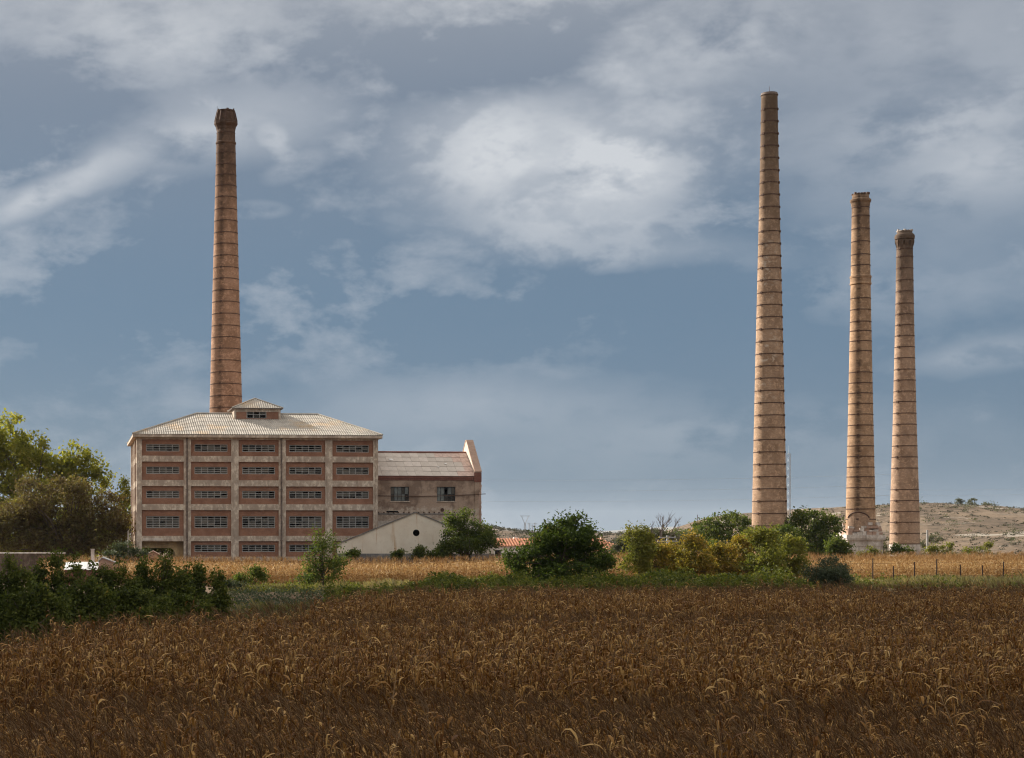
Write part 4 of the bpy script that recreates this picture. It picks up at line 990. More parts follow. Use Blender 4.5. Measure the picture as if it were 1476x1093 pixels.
def post(name, label, cat, px, py_top, Y, w, mt, group=None):
    X = PX(px, Y); g = ground_z(X, Y); m = MB(); m.box(-w / 2, w / 2, -w / 2, w / 2, -.3, PZ(py_top, Y) - g); m.box(-w / 2 - .03, w / 2 + .03, -w / 2 - .03, w / 2 + .03, PZ(py_top, Y) - g + .002, PZ(py_top, Y) - g + .08)
    o = m.build(name, M[mt], None, (X, Y, g)); tag(o, label, cat, group); return o
post('concrete_post', 'square pale concrete post standing behind the white outhouse roof', 'post', 133.5, 792.5, 176, .34, 'limewash')
post('gate_post', 'slim white post beside the corner of the factory block', 'post', 185, 764, 199, .20, 'limewash')
# pole near the chimneys, and distant poles with cross-arms
def util_pole(label, px, py_top, Y, w=.22, mt='pole_wood', arms=((.93, 2.0), (.86, 1.6)), name='utility_pole'):
    X = PX(px, Y); g = ground_z(X, Y) if Y < 600 else 0; h = PZ(py_top, Y) - g
    root = empty(name, (X, Y, g)); tag(root, label, 'pole')
    m = MB(); m.tube([(0, 0, -.4), (0, 0, h)], [w * .62, w * .4], 8); m.build('shaft', M[mt], root)
    for f, L_ in arms:
        m = MB(); m.box(-L_ / 2, L_ / 2, -.07, .07, h * f - .07, h * f + .07); m.build('cross_arm', M[mt], root)
        for s in (-1, 1):
            m = MB(); m.lathe([(.04, 0), (.06, .05), (.04, .12), (.015, .15)], 8); m.build('insulator', M['pole_concrete'], root, (s * L_ / 2 * .92, 0, h * f + .068))
util_pole('grey concrete pole standing right of the shortest chimney', 1336.5, 764, 262, .42, 'pole_concrete', ())
util_pole('grey utility pole with two cross-arms below the dead tree', 962, 772, 200, .34, 'galvanised', ((.95, 2.0), (.86, 2.4)))
util_pole('thin utility pole in front of the round trees', 1001.5, 768, 205, .26, 'pole_concrete', ((.93, 1.2),))
util_pole('very thin dark mast rising over the trees beyond the dead tree', 1005.5, 742, 290, .12, 'iron', ())
util_pole('small distant pole right of the pylon above the cottage', 762.5, 754, 800, .5, 'galvanised', ((.96, 2.4),))
util_pole('second small distant pole right of the pylon above the cottage', 767, 757, 820, .5, 'galvanised', ((.96, 2.4),))
util_pole('third small distant pole right of the pylon above the cottage', 771, 753.5, 840, .5, 'galvanised', ((.96, 2.4),))
def pylon():
    Y = 780.0; X = PX(756.8, Y); h = PZ(742.5, Y); root = empty('power_pylon', (X, Y, 0)); tag(root, 'distant steel power pylon with V-shaped head above the white cottage', 'pylon')
    m = MB()
    for s in (-1, 1):
        for q in (-1, 1): m.tube([(s * .8, q * .8, -.5), (s * .25, q * .25, h * .72)], [.09, .07], 4)
    for k in range(7):
        z = h * .72 * k / 7; z2 = h * .72 * (k + 1) / 7; w = .8 - .55 * k / 7; w2 = .8 - .55 * (k + 1) / 7
        m.tube([(-w, -w, z), (w2, -w2, z2)], [.05, .05], 4); m.tube([(w, w, z), (-w2, w2, z2)], [.05, .05], 4)
    m.build('tower', M['galvanised'], root)
    m = MB(); m.tube([(0, 0, h * .70), (-1.6, 0, h * .96)], [.12, .1], 4); m.tube([(0, 0, h * .70), (1.6, 0, h * .96)], [.12, .1], 4); m.build('head', M['galvanised'], root)
    m = MB(); m.box(-2.4, 2.4, -.1, .1, h * .96, h * .96 + .2); m.build('cross_arm', M['galvanised'], root)
pylon()
def mast():
    Y = 330.0; X = PX(1137, Y); h = PZ(654, Y); g = 0.1; root = empty('lattice_mast', (X, Y, g)); tag(root, 'slim steel lattice mast behind the tallest chimney', 'mast'); h -= g
    m = MB(); w = .42
    cs = [(w * math.cos(a), w * math.sin(a)) for a in (0.4, 0.4 + 2.094, 0.4 + 4.189)]
    for c in cs: m.tube([(c[0], c[1], -.4), (c[0], c[1], h)], [.045, .045], 4)
    m.build('legs', M['galvanised'], root)
    m = MB(); n = 26
    for k in range(n):
        z, z2 = h * k / n, h * (k + 1) / n
        for i in range(3):
            a, b = cs[i], cs[(i + 1) % 3]
            m.tube([(*a, z), (*b, z2)] if k % 2 else [(*b, z), (*a, z2)], [.025, .025], 3); m.tube([(*a, z2), (*b, z2)], [.02, .02], 3)
    tag(m.build('bracing', M['galvanised'], root), kind='stuff')
    m = MB(); m.tube([(0, 0, h - .3), (0, 0, h + 1.6)], [.04, .02], 5); m.build('aerial', M['galvanised'], root)
mast()
# overhead wires strung far behind the annex
for i, (pa, ya, pb, yb, Y) in enumerate(((560, 690, 1330, 682, 420), (560, 706, 1330, 697, 420), (560, 721, 1330, 712, 420), (1240, 706, 1700, 694, 480), (1240, 714, 1700, 702, 480))):
    A = Vector((PX(pa, Y), Y, PZ(ya, Y))); B = Vector((PX(pb, Y), Y, PZ(yb, Y))); pts = []
    for k in range(25):
        f = k / 24; p = A.lerp(B, f); p.z -= 1.0 * 4 * f * (1 - f); pts.append(p)
    m = MB(); m.tube(pts, [.016] * 25, 4)
    o = m.build('overhead_wire', M['galvanised'])
    tag(o, ('thin overhead wire crossing the sky between the annex and the tallest chimney', 'thin overhead wire crossing the sky right of the shortest chimney')[i > 2], 'wire', ('overhead wires left of the tall chimney', 'overhead wires right of the chimneys')[i > 2])

# wire fence at the right edge of the field
def fence():
    Y = 136.0; spec = [(1190, 812), (1258, 803), (1288, 814), (1318, 808), (1350, 804), (1385, 812), (1417, 813), (1446, 807.5), (1500, 810)]
    root = empty('wire_fence', (PX(1258, Y), Y, ground_z(PX(1258, Y), Y))); tag(root, 'dark post and wire fence along the corn below the chimneys', 'fence')
    bx, bz = root.location.x, root.location.z; tops = []
    for i, (px, py) in enumerate(spec):
        X = PX(px, Y); g = ground_z(X, Y); zt = PZ(py + 2, Y); m = MB(); d = random.uniform(-.06, .06)
        m.tube([(X - bx, 0, g - bz - .3), (X - bx + d, 0, zt - bz)], [.055, .045], 6); m.build('post', M['rust_post'], root); tops.append((X - bx, g - bz))
    for hgt in (.6, 1.1, 1.6):
        m = MB(); m.tube([(x, 0, g + hgt) for x, g in tops], [.008] * len(tops), 4); m.build('wire', M['rust_post'], root)
random.seed(3); fence()

# ------------------------------------------------------------------ foliage
rng = np.random.default_rng(7)
def leaf_quads(C, size, up=0.35, aspect=0.62, rg=rng):
    """folded four-cornered leaves at the points C"""
    n = len(C)
    d = rg.normal(size=(n, 3)); d[:, 2] -= 0.25; d /= np.linalg.norm(d, axis=1)[:, None] + 1e-9
    nn = rg.normal(size=(n, 3)); nn[:, 2] = np.abs(nn[:, 2]) + up; s = np.cross(d, nn); s /= np.linalg.norm(s, axis=1)[:, None] + 1e-9
    nrm = np.cross(s, d)
    L_ = size * rg.uniform(.6, 1.35, n)[:, None]; W_ = L_ * aspect * rg.uniform(.7, 1.2, n)[:, None]
    a = C - d * L_ * .5; b = C + s * W_ * .5 + nrm * L_ * .12; c = C + d * L_ * .5 - nrm * L_ * .08; e = C - s * W_ * .5 + nrm * L_ * .12
    V = np.stack([a, b, c, e], 1).reshape(-1, 3); Q = np.arange(4 * n).reshape(n, 4)
    return V, Q
def crown_points(blobs, n, clump, rg, shell=0.55):
    """blobs: (x,y,z,rx,ry,rz); leaves gathered in clumps towards the outside of each blob"""
    vol = np.array([b[3] * b[5] for b in blobs]); cnt = np.maximum(1, (n * vol / vol.sum()).astype(int)); out = []; cl = []
    for b, k in zip(blobs, cnt):
        nc = max(4, int(k / 42)); u = rg.normal(size=(nc, 3)); u /= np.linalg.norm(u, axis=1)[:, None]
        rad = (shell + (1 - shell) * rg.random(nc) ** .7)[:, None] * rg.uniform(.82, 1.14, nc)[:, None]
        cc = np.array(b[:3]) + u * rad * np.array(b[3:6])
        idx = rg.integers(0, nc, k); sc = (clump * rg.uniform(.5, 1.4, nc))[idx][:, None]
        out.append(cc[idx] + rg.normal(size=(k, 3)) * sc * np.array([1, 1, .75])); cl.append(cc)
    return np.concatenate(out), np.concatenate(cl)
def plant(name, label, cat, px, Y, blobs, n, leaf, mat, trunk_r=.25, clump=.55, group=None, limbs=14, seed=0, base_dx=0.0, bark='bark', depth=.8, trunk_to=None, aspect=.62, shell=.55, minz=.15):
    """blobs in picture terms at distance Y: (px, py, rpx, rpy[, dY])"""
    rg = np.random.default_rng(seed + 100); X = PX(px, Y); g = ground_z(X, Y); k = Y / F
    root = empty(name, (X, Y, g)); tag(root, label, cat, group)
    B = []
    for b in blobs:
        dy = b[4] if len(b) > 4 else rg.uniform(-.3, .3) * b[2] * k
        B.append(((b[0] - CX) * k - X, dy, H + (CY - b[1]) * k - g, b[2] * k, b[2] * k * depth, b[3] * k))
    B2 = []
    for b in B:
        B2.append((b[0], b[1], b[2], b[3] * .72, b[4] * .72, b[5] * .72))
        for _ in range(4):
            u = rg.normal(size=3); u /= np.linalg.norm(u); q = rg.uniform(.28, .55)
            B2.append((b[0] + u[0] * b[3] * .75, b[1] + u[1] * b[4] * .75, b[2] + u[2] * b[5] * .75, b[3] * q, b[4] * q, b[5] * q))
    P, C = crown_points(B2, n, clump * .8, rg, shell); P = P[P[:, 2] > minz]
    V, Q = leaf_quads(P, leaf, aspect=aspect, rg=rg)
    np_mesh('crown', V, Q, M[mat], root)
    m = MB(); zs = trunk_to if trunk_to else float(np.mean([b[2] for b in B])) * .55
    cx_ = float(np.mean([b[0] for b in B]))
    pts = [(base_dx, 0, -.4), (base_dx * .7 + cx_ * .15, .05, zs * .5), (cx_ * .4, 0, zs)]
    m.tube(pts, [trunk_r * 1.25, trunk_r, trunk_r * .75], 8)
    m.build('trunk', M[bark], root, smooth=True)
    m = MB(); sel = rg.choice(len(C), min(limbs, len(C)), replace=False)
    for i in sel:
        e = Vector(C[i]); s = Vector(pts[2]) if e.z > zs else Vector(pts[1]); s = s.lerp(Vector(pts[1]), rg.random() * .8)
        mid = s.lerp(e, .5) + Vector((rg.normal() * .25, rg.normal() * .25, .12 * (e - s).length))
        m.tube([s, mid, e], [trunk_r * .45, trunk_r * .25, trunk_r * .06 + .01], 5, cap=False)
    m.build('limbs', M[bark], root)
    return root

plant('shade_tree', 'dark tree behind the factory seen through the gateway', 'tree', 232, 252, [(215, 790, 22, 14), (240, 786, 24, 16), (262, 792, 20, 14)], 3500, .4, 'leaf_dark', .2, .5, seed=77)
for i, (px, Y_, lb, mt) in enumerate(((20, 262, 'dark tree at the back of the yard behind the plane tree', 'leaf_green'), (110, 258, 'dark tree behind the brown tree and the low wall', 'leaf_green'), (165, 262, 'dark tree behind the brown tree close to the factory', 'leaf_green'))):
    plant('shade_tree', lb, 'tree', px, Y_, [(px, 755, 40, 30), (px - 20, 785, 40, 22), (px + 20, 785, 40, 22)], 4200, .5, mt, .25, .6, seed=140 + i)
TREES_L = 'trees left of the factory'
plant('plane_tree', 'tall yellow-green plane tree rising behind the brown tree', 'tree', 40, 232,
      [(5, 632, 40, 38), (48, 650, 38, 34), (20, 675, 55, 42), (75, 680, 40, 30), (-35, 650, 45, 50), (110, 655, 20, 18), (104, 680, 30, 28), (132, 676, 20, 20), (147, 690, 14, 14), (60, 720, 60, 40), (-20, 730, 60, 50), (120, 715, 40, 30), (0, 790, 60, 30), (90, 780, 60, 36)], 30000, .50, 'leaf_plane', .5, .75, seed=1, limbs=24)
plant('brown_tree', 'broad thin-leaved brownish tree standing in front of the plane tree', 'tree', 100, 200,
      [(55, 722, 52, 34), (100, 712, 42, 32), (135, 728, 42, 36), (25, 745, 45, 38), (75, 755, 60, 34), (130, 762, 52, 30), (160, 750, 28, 26), (-10, 760, 40, 34), (95, 785, 60, 22), (40, 788, 50, 18), (150, 785, 34, 16), (75, 770, 60, 26), (172, 752, 18, 24), (170, 778, 22, 18)], 36000, .33, 'leaf_brown', .32, .6, seed=2, limbs=70, shell=.3)
plant('green_tree', 'small green tree between the brown tree and the factory corner', 'tree', 180, 226, [(178, 712, 17, 22), (184, 735, 18, 25), (172, 760, 20, 22), (165, 785, 26, 20)], 4200, .36, 'leaf_plane', .2, .5, seed=3)
plant('leafy_bush', 'grey-green bush at the foot of the factory corner', 'bush', 182, 184, [(178, 795, 24, 12), (196, 800, 18, 9), (160, 802, 16, 8)], 2600, .24, 'leaf_willow', .08, .35, seed=4)
plant('leafy_bush', 'large dark bush with pale twigs right of the white gabled shed', 'bush', 678, 180,
      [(658, 758, 16, 15), (680, 765, 26, 20), (650, 780, 24, 14), (702, 778, 18, 18), (675, 788, 40, 17), (640, 796, 16, 8), (652, 748, 7, 10), (668, 742, 6, 10)], 10500, .26, 'leaf_green', .12, .42, seed=5, limbs=30)
for i, (px, py, rx, ry, lb) in enumerate(((575, 801, 14, 6, 'low green shrub against the middle of the shed plinth'), (604, 798, 16, 8, 'low green shrub under the round shed hole'), (628, 799, 13, 7, 'low green shrub between the shed hole and the large bush'), (508, 800, 9, 5, 'small green shrub at the left end of the shed plinth'))):
    plant('low_shrub', lb, 'shrub', px, 181.5, [(px, py, rx, ry), (px + 3, py - ry * .7, rx * .4, ry * .7)], 1100, .22, 'leaf_green', .05, .25, 'shrubs along the shed', 8, seed=20 + i)
plant('young_tree', 'slender dark sapling standing before the left end of the white shed', 'tree', 466, 148,
      [(461, 780, 9, 8), (466, 792, 14, 12), (478, 785, 9, 9), (466, 812, 22, 15), (448, 818, 14, 10), (486, 818, 16, 12), (466, 833, 30, 11), (458, 770, 5, 9), (474, 776, 5, 9), (440, 835, 20, 9), (492, 806, 9, 8), (444, 800, 8, 8)], 4600, .20, 'leaf_green', .07, .42, seed=6, limbs=34)
plant('young_tree', 'short sapling in front of the golden corn below the factory', 'tree', 366, 146, [(366, 822, 12, 11), (352, 834, 16, 8), (376, 834, 12, 9)], 2300, .18, 'leaf_green', .05, .26, seed=7)
plant('leafy_bush', 'small bluish bush left of the short sapling below the factory', 'bush', 330, 140, [(325, 842, 12, 8), (345, 848, 16, 7)], 1700, .18, 'leaf_willow', .05, .25, seed=8)
plant('fig_tree', 'big rounded dark green tree standing alone before the cottages', 'tree', 805, 142,
      [(822, 753, 15, 12), (803, 764, 22, 14), (836, 766, 24, 15), (780, 779, 28, 16), (815, 782, 40, 22), (850, 785, 24, 18), (762, 797, 26, 15), (800, 803, 50, 22), (850, 806, 32, 18), (742, 803, 15, 11), (872, 812, 20, 14), (810, 822, 70, 14), (745, 815, 24, 14), (805, 836, 60, 9), (835, 748, 7, 8), (790, 760, 8, 8)], 21000, .25, 'leaf_fig', .2, .42, seed=9, limbs=40)
plant('round_tree', 'broad green tree left of the tallest chimney', 'tree', 1045, 236, [(1035, 758, 30, 17), (1060, 752, 24, 15), (1082, 762, 18, 16), (1048, 780, 44, 20), (1075, 785, 30, 16)], 7500, .36, 'leaf_green', .22, .5, seed=10)
plant('round_tree', 'greyish-brown tree in front of the broad green tree beside the dead tree', 'tree', 1016, 245, [(1012, 763, 14, 11), (1024, 770, 20, 12), (1002, 778, 20, 11), (1015, 790, 26, 10)], 3400, .34, 'leaf_brown', .18, .4, seed=11)
plant('round_tree', 'dark green tree right of the tallest chimney', 'tree', 1178, 214, [(1148, 748, 16, 12), (1178, 746, 26, 14), (1160, 768, 30, 18), (1194, 766, 22, 20), (1172, 788, 44, 18), (1202, 752, 13, 11), (1140, 785, 24, 16)], 9500, .34, 'leaf_green', .22, .48, seed=12, limbs=26)
plant('round_tree', 'low grey-green tree under the dead tree', 'tree', 940, 225, [(926, 774, 20, 9), (950, 776, 24, 12), (978, 775, 20, 10), (950, 790, 40, 10)], 4200, .32, 'leaf_grey', .14, .4, seed=13)
for i, (px, py, rx, ry, Y_, lb, mt) in enumerate(((986, 772, 24, 13, 228, 'bushy green tree between the dead tree and the broad green tree', 'leaf_green'), (1098, 774, 20, 14, 196, 'green tree before the left half of the tallest chimney foot', 'leaf_green'), (1136, 772, 22, 16, 198, 'leafy green tree before the right edge of the tallest chimney foot', 'leaf_green'), (900, 785, 16, 9, 240, 'grey-green bush at the right end of the tan cottage', 'leaf_grey'), (1210, 786, 14, 12, 200, 'dark bush left of the stone pedestal', 'leaf_green'))):
    plant('round_tree', lb, 'tree', px, Y_, [(px, py, rx, ry), (px - rx * .6, py + ry * .8, rx * .8, ry * .8), (px + rx * .6, py + ry * .8, rx * .8, ry * .8)], 4200, .3, mt, .14, .42, seed=160 + i)
plant('scrub_bush', 'grey bush behind the pedestal of the ochre chimney', 'bush', 1272, 242, [(1274, 780, 9, 12), (1268, 792, 10, 9)], 700, .28, 'leaf_grey', .06, .3, seed=14)
plant('scrub_bush', 'green bush at the foot of the shortest chimney', 'bush', 1299, 222, [(1297, 790, 12, 9), (1308, 795, 10, 6), (1288, 796, 7, 5)], 1100, .26, 'leaf_fig', .05, .3, seed=15)
plant('scrub_bush', 'light green shrub in front of the stone pedestal', 'bush', 1258, 215, [(1257, 795, 8, 8), (1243, 799, 9, 5)], 700, .24, 'leaf_lime', .05, .28, seed=16)
plant('scrub_bush', 'yellow-green shrub right of the concrete pole', 'bush', 1357, 255, [(1350, 792, 14, 7), (1364, 789, 12, 7)], 900, .3, 'leaf_lime', .06, .32, seed=17)
plant('scrub_bush', 'brown-grey shrub behind the concrete pole', 'bush', 1352, 300, [(1352, 779, 14, 8), (1330, 784, 8, 7)], 700, .32, 'leaf_grey', .06, .35, seed=18)
plant('scrub_bush', 'bright lime shrub among the golden corn far right of the pole', 'bush', 1412, 250, [(1405, 794, 18, 5), (1424, 788, 8, 8)], 900, .28, 'leaf_lime', .06, .3, seed=19)
plant('willow_bush', 'dense rounded grey-green willow bush at the end of the mulberry row', 'bush', 1197, 126, [(1190, 822, 30, 18), (1210, 826, 22, 16), (1174, 830, 20, 14), (1198, 808, 16, 9), (1194, 840, 36, 12)], 11000, .2, 'leaf_willow', .08, .3, seed=30, aspect=.25, limbs=24)
# row of yellowing mulberries
MUL = [(921, 790, 15, 20, 'first yellowing shrub of the row, tall and narrow beside the tan cottage', 'leaf_lime'), (946, 806, 18, 14, 'low yellowing shrub, second in the row from the tan cottage', 'leaf_mulberry'), (972, 808, 17, 13, 'pale orange-brown shrub, third in the row from the tan cottage', 'leaf_mulberry'),
       (1003, 798, 22, 18, 'tall orange-yellow shrub, fourth in the row from the tan cottage', 'leaf_mulberry'), (1036, 806, 20, 15, 'golden shrub, fifth in the row from the tan cottage', 'leaf_mulberry'), (1066, 800, 22, 17, 'golden shrub left of the foot of the tallest chimney', 'leaf_mulberry'),
       (1103, 796, 24, 20, 'tall green and yellow shrub with upright shoots before the tallest chimney', 'leaf_lime'), (1134, 800, 22, 18, 'green and yellow shrub before the right edge of the tallest chimney', 'leaf_lime')]
for i, (px, py, rx, ry, lb, mt) in enumerate(MUL):
    rs = random.Random(70 + i); rx *= 1.3; ry *= 1.2
    bl = [(px + rs.uniform(-1, 1) * rx, py - ry * rs.uniform(.4, 1.1), 4, rs.uniform(7, 13)) for _ in range(6)]
    bl += [(px, py, rx, ry), (px - rx * .5, py + ry * .8, rx * .8, ry * .7), (px + rx * .5, py + ry * .9, rx * .8, ry * .7), (px + rx * .1, py - ry * .8, rx * .35, ry * .6)]
    if i == 6: bl += [(1094, 770, 5, 14), (1118, 772, 5, 14), (1084, 778, 6, 10)]
    plant('mulberry_shrub', lb, 'shrub', px, 150 + (i % 3) * 2.2, bl, 5600, .23, mt, .07, .32, 'row of yellowing shrubs', 16, seed=40 + i)
# dark bushes bordering the field on the left
DK = [(14, 862, 40, 44, 76, 'dark green bush at the far left end of the field border'), (86, 852, 36, 48, 78, 'tallest dark green bush of the field border, below the outhouse'), (158, 862, 40, 40, 79, 'dark green bush of the field border, below the brick hut'),
      (226, 856, 42, 40, 80, 'dark green bush of the field border, below the factory gateway'), (288, 862, 34, 38, 82, 'last dark green bush of the field border, beside the bare bank'), (122, 880, 36, 34, 75, 'low dark bush between the tallest border bush and the next'), (48, 888, 44, 36, 72, 'low dark bush in front of the leftmost border bushes'), (192, 884, 42, 30, 76, 'low dark bush in front of the middle border bushes'), (262, 886, 40, 24, 78, 'low dark bush in front of the last border bushes')]
for i, (px, py, rx, ry, Y, lb) in enumerate(DK):
    rs = random.Random(i); bl = []; ry *= 1.22; rx *= 1.12; py -= 3
    bl += [(px, py + ry * .35, rx, ry * .75), (px, py + ry, rx * 1.1, ry * .7)]
    for q in range(20):
        u = rs.uniform(-1, 1); top = py - ry * (1.15 - .55 * u * u) + rs.uniform(0, .5) * ry; bot = py + ry * 1.6
        bl += [(px + u * rx, top + 14, rs.uniform(5, 8), 15), (px + u * rx * .95, top + (bot - top) * .45, rs.uniform(10, 15), (bot - top) * .30), (px + u * rx * .9, top + (bot - top) * .75, 16, (bot - top) * .30)]
    plant('dark_bush', lb, 'bush', px, Y, bl, 27000, .155, 'leaf_dark', .06, .17, 'dark bushes bordering the field', 26, seed=60 + i)
# bare dead tree
def dead_tree():
    Y = 214.0; X = PX(953, Y); g = ground_z(X, Y); root = empty('dead_tree', (X, Y, g)); tag(root, 'leafless dead tree with spreading bare branches above the utility pole', 'tree'); rg = random.Random(4)
    h = PZ(738, Y) - g; m = MB(); m.tube([(0, 0, -.4), (.1, 0, h * .3), (-.05, 0, h * .55)], [.28, .2, .13], 7); m.build('trunk', M['dead_wood'], root)
    m = MB()
    def br(p, d, l, r, k):
        q = p + d * l; mid = p + d * l * .5 + Vector((rg.uniform(-.1, .1), rg.uniform(-.1, .1), 0)) * l; m.tube([p, mid, q], [r, r * .75, r * .45], 4, cap=False)
        if k == 0: return
        for _ in range(3): br(p.lerp(q, rg.uniform(.45, 1)), (d + Vector((rg.uniform(-.75, .75), rg.uniform(-.6, .6), rg.uniform(-.15, .45)))).normalized(), l * rg.uniform(.5, .75), r * .5, k - 1)
    for a in (-1.0, -.45, -.1, .2, .55, 1.1): br(Vector((0, 0, h * rg.uniform(.3, .55))), Vector((math.sin(a), rg.uniform(-.3, .3), math.cos(a))).normalized(), h * rg.uniform(.22, .31), .12, 3)
    m.build('limbs', M['dead_wood'], root)
dead_tree()
# trees on the hill skyline
for i, (px, py, r, lb) in enumerate(((1383, 722.5, 6, 'leftmost small tree of three on the hill crest'), (1402, 723.5, 6.5, 'middle small tree of three on the hill crest'), (1421.5, 727.5, 5, 'rightmost small tree of three on the hill crest, beside the slope'))):
    Y = 622.0; X = PX(px, Y); k = Y / F; z = PZ(py + r + 1.5, Y); root = empty('hill_tree', (X, Y, z)); tag(root, lb, 'tree', 'small trees on the hill crest'); rg = np.random.default_rng(90 + i)
    P, C = crown_points([(0, 0, (r + 1.5) * k, r * k, r * k, r * .62 * k), (-r * .5 * k, 0, (r + 2.5) * k, r * .5 * k, r * .5 * k, r * .4 * k)], 600, .3, rg)
    V, Q = leaf_quads(P, .42, rg=rg); np_mesh('crown', V, Q, M['leaf_grey'], root)
    m = MB(); m.tube([(0, 0, -1.5), (0.1, 0, r * .5 * k), (0, 0, (r + 1) * k)], [.18, .14, .08], 6); m.build('trunk', M['bark'], root)

# scrub scattered over the hill and the plain (nobody could count it)
def land(pts, Yc, steps):
    def f(x, y):
        fr = np.interp(y, [s[0] for s in steps], [s[1] for s in steps])
        c = np.interp(x, [PX(p[0], Yc) for p in pts], [PZ(p[1], Yc) for p in pts])
        n = mnoise.fractal(Vector((x * .02, y * .02, 1.7)), 1, 2, 5); nn = mnoise.fractal(Vector((x * .09, y * .09, 4.7)), 1, 2, 4)
        return max(0.0, -1 + (c + 1) * fr + (n * .9 + nn * .35) * min(1, fr * 3) * (1 - .6 * fr))
    return f
hill_height = land(HILL_PTS, 630, HILL_STEPS); ridge_height = land(RIDGE_PTS, 820, RIDGE_STEPS)
def scrub(name, n, fxy, fz_, mat, size, seed, lo=.25, hi=.7):
    rg = np.random.default_rng(seed); P = []
    for _ in range(n):
        x, y = fxy(rg)
        s = rg.uniform(lo, hi); z = fz_(x, y); k = int(10 + s * 26)
        P.append(np.array([x, y, z + s * .4]) + rg.normal(size=(k, 3)) * np.array([s, s, s * .38]))
    V, Q = leaf_quads(np.concatenate(P), size, rg=rg); o = np_mesh(name, V, Q, M[mat]); tag(o, kind='stuff'); return o
o = scrub('hill_scrub', 2600, lambda r: (r.uniform(150, 420), r.uniform(425, 640)), hill_height, 'leaf_scrub', .40, 4, .15, .6)
tag(o, 'low grey-green scrub scattered over the stony hillside', 'scrub')
o = scrub('plain_scrub', 420, lambda r: (r.uniform(60, 330), r.uniform(320, 620)), lambda x, y: max(ground_z(x, y), hill_height(x, y) if y > 380 and x > 140 else -9), 'leaf_grey', .5, 5, .5, 1.6)
tag(o, 'grey-green scrub on the plain behind the chimneys and cottages', 'scrub')
o = scrub('ridge_scrub', 900, lambda r: (r.uniform(70, 330), r.uniform(640, 840)), ridge_height, 'leaf_scrub', .8, 6, .4, 1.6)
tag(o, 'dark scrub dotted over the far low ridge behind the cottages', 'scrub')

# ------------------------------------------------------------------ weeds on the bank
def weeds(name, label, regions, n, leafsize, mat, hgt, seed, aspect=.6):
    rg = np.random.default_rng(seed); P = []
    for (pxa, pxb, Ya, Yb, w) in regions:
        k = int(n * w); Y = rg.uniform(Ya, Yb, k); px = rg.uniform(pxa, pxb, k); X = (px - CX) / F * Y
        for x, y in zip(X, Y):
            d = mnoise.noise(Vector((x * .35, y * .35, seed)))
            if d < -.18: continue
            h = hgt * (0.2 + 1.15 * max(0, d + .3)) * rg.uniform(.45, 1.35); q = 9
            P.append(np.stack([x + rg.normal(size=q) * .16, y + rg.normal(size=q) * .16, ground_z(x, y) + h * rg.random(q) ** .8], 1))
    V, Q = leaf_quads(np.concatenate(P), leafsize, up=.9, aspect=aspect, rg=rg); o = np_mesh(name, V, Q, M[mat]); tag(o, label, 'weeds', kind='stuff')
weeds('green_weeds', 'dense fresh green nettles along the bank between the two corn fields', [(500, 600, 116, 132, .16), (590, 760, 116, 140, .40), (760, 900, 118, 134, .14), (880, 1060, 118, 136, .28), (1060, 1180, 120, 134, .10), (470, 520, 114, 128, .05)], 15000, .25, 'weed_green', 0.95, 1)
weeds('green_weeds', 'patchy green weeds scattered below the chimneys and at the corn edge', [(1180, 1480, 122, 140, .16), (320, 520, 84, 116, .14), (330, 520, 138, 160, .20), (560, 720, 150, 168, .2)], 3600, .20, 'weed_green', .7, 2)
weeds('bank_weeds', 'low grey-green weeds dotted over the bare earth bank', [(325, 520, 96, 124, .7), (330, 500, 124, 142, .3)], 1500, .17, 'leaf_willow', .55, 6)
def grass(name, label, regions, n, mat, seed, hl=(.3, .8)):
    rg = np.random.default_rng(seed); V = []; 
    for (pxa, pxb, Ya, Yb, w) in regions:
        k = int(n * w); Y = rg.uniform(Ya, Yb, k); X = (rg.uniform(pxa, pxb, k) - CX) / F * Y
        for x, y in zip(X, Y):
            d = mnoise.noise(Vector((x * .25, y * .25, seed + .5)))
            if d < -.15: continue
            z = ground_z(x, y)
            for _ in range(7):
                h = rg.uniform(*hl) * (.7 + d); a = rg.uniform(0, 6.28); lx, ly = math.cos(a) * .2 * h - .12 * h, math.sin(a) * .2 * h; w2 = .018
                bx, by = x + rg.normal() * .1, y + rg.normal() * .1; px_, py_ = -math.sin(a) * w2, math.cos(a) * w2
                V += [(bx - px_, by - py_, z - .02), (bx + px_, by + py_, z - .02), (bx + lx * .6 + px_ * .7, by + ly * .6 + py_ * .7, z + h * .65), (bx + lx * 1.5, by + ly * 1.5, z + h)]
    Q = np.arange(len(V)).reshape(-1, 4); o = np_mesh(name, V, Q, M[mat]); tag(o, label, 'grass', kind='stuff')
grass('dry_grass', 'tufts of dry grass on the bank at the edge of the dark corn', [(300, 520, 80, 112, .08), (320, 520, 138, 150, .06), (420, 640, 138, 165, .2), (1160, 1490, 112, 138, .60), (600, 1180, 114, 124, .17)], 6200, 'dry_grass', 3)

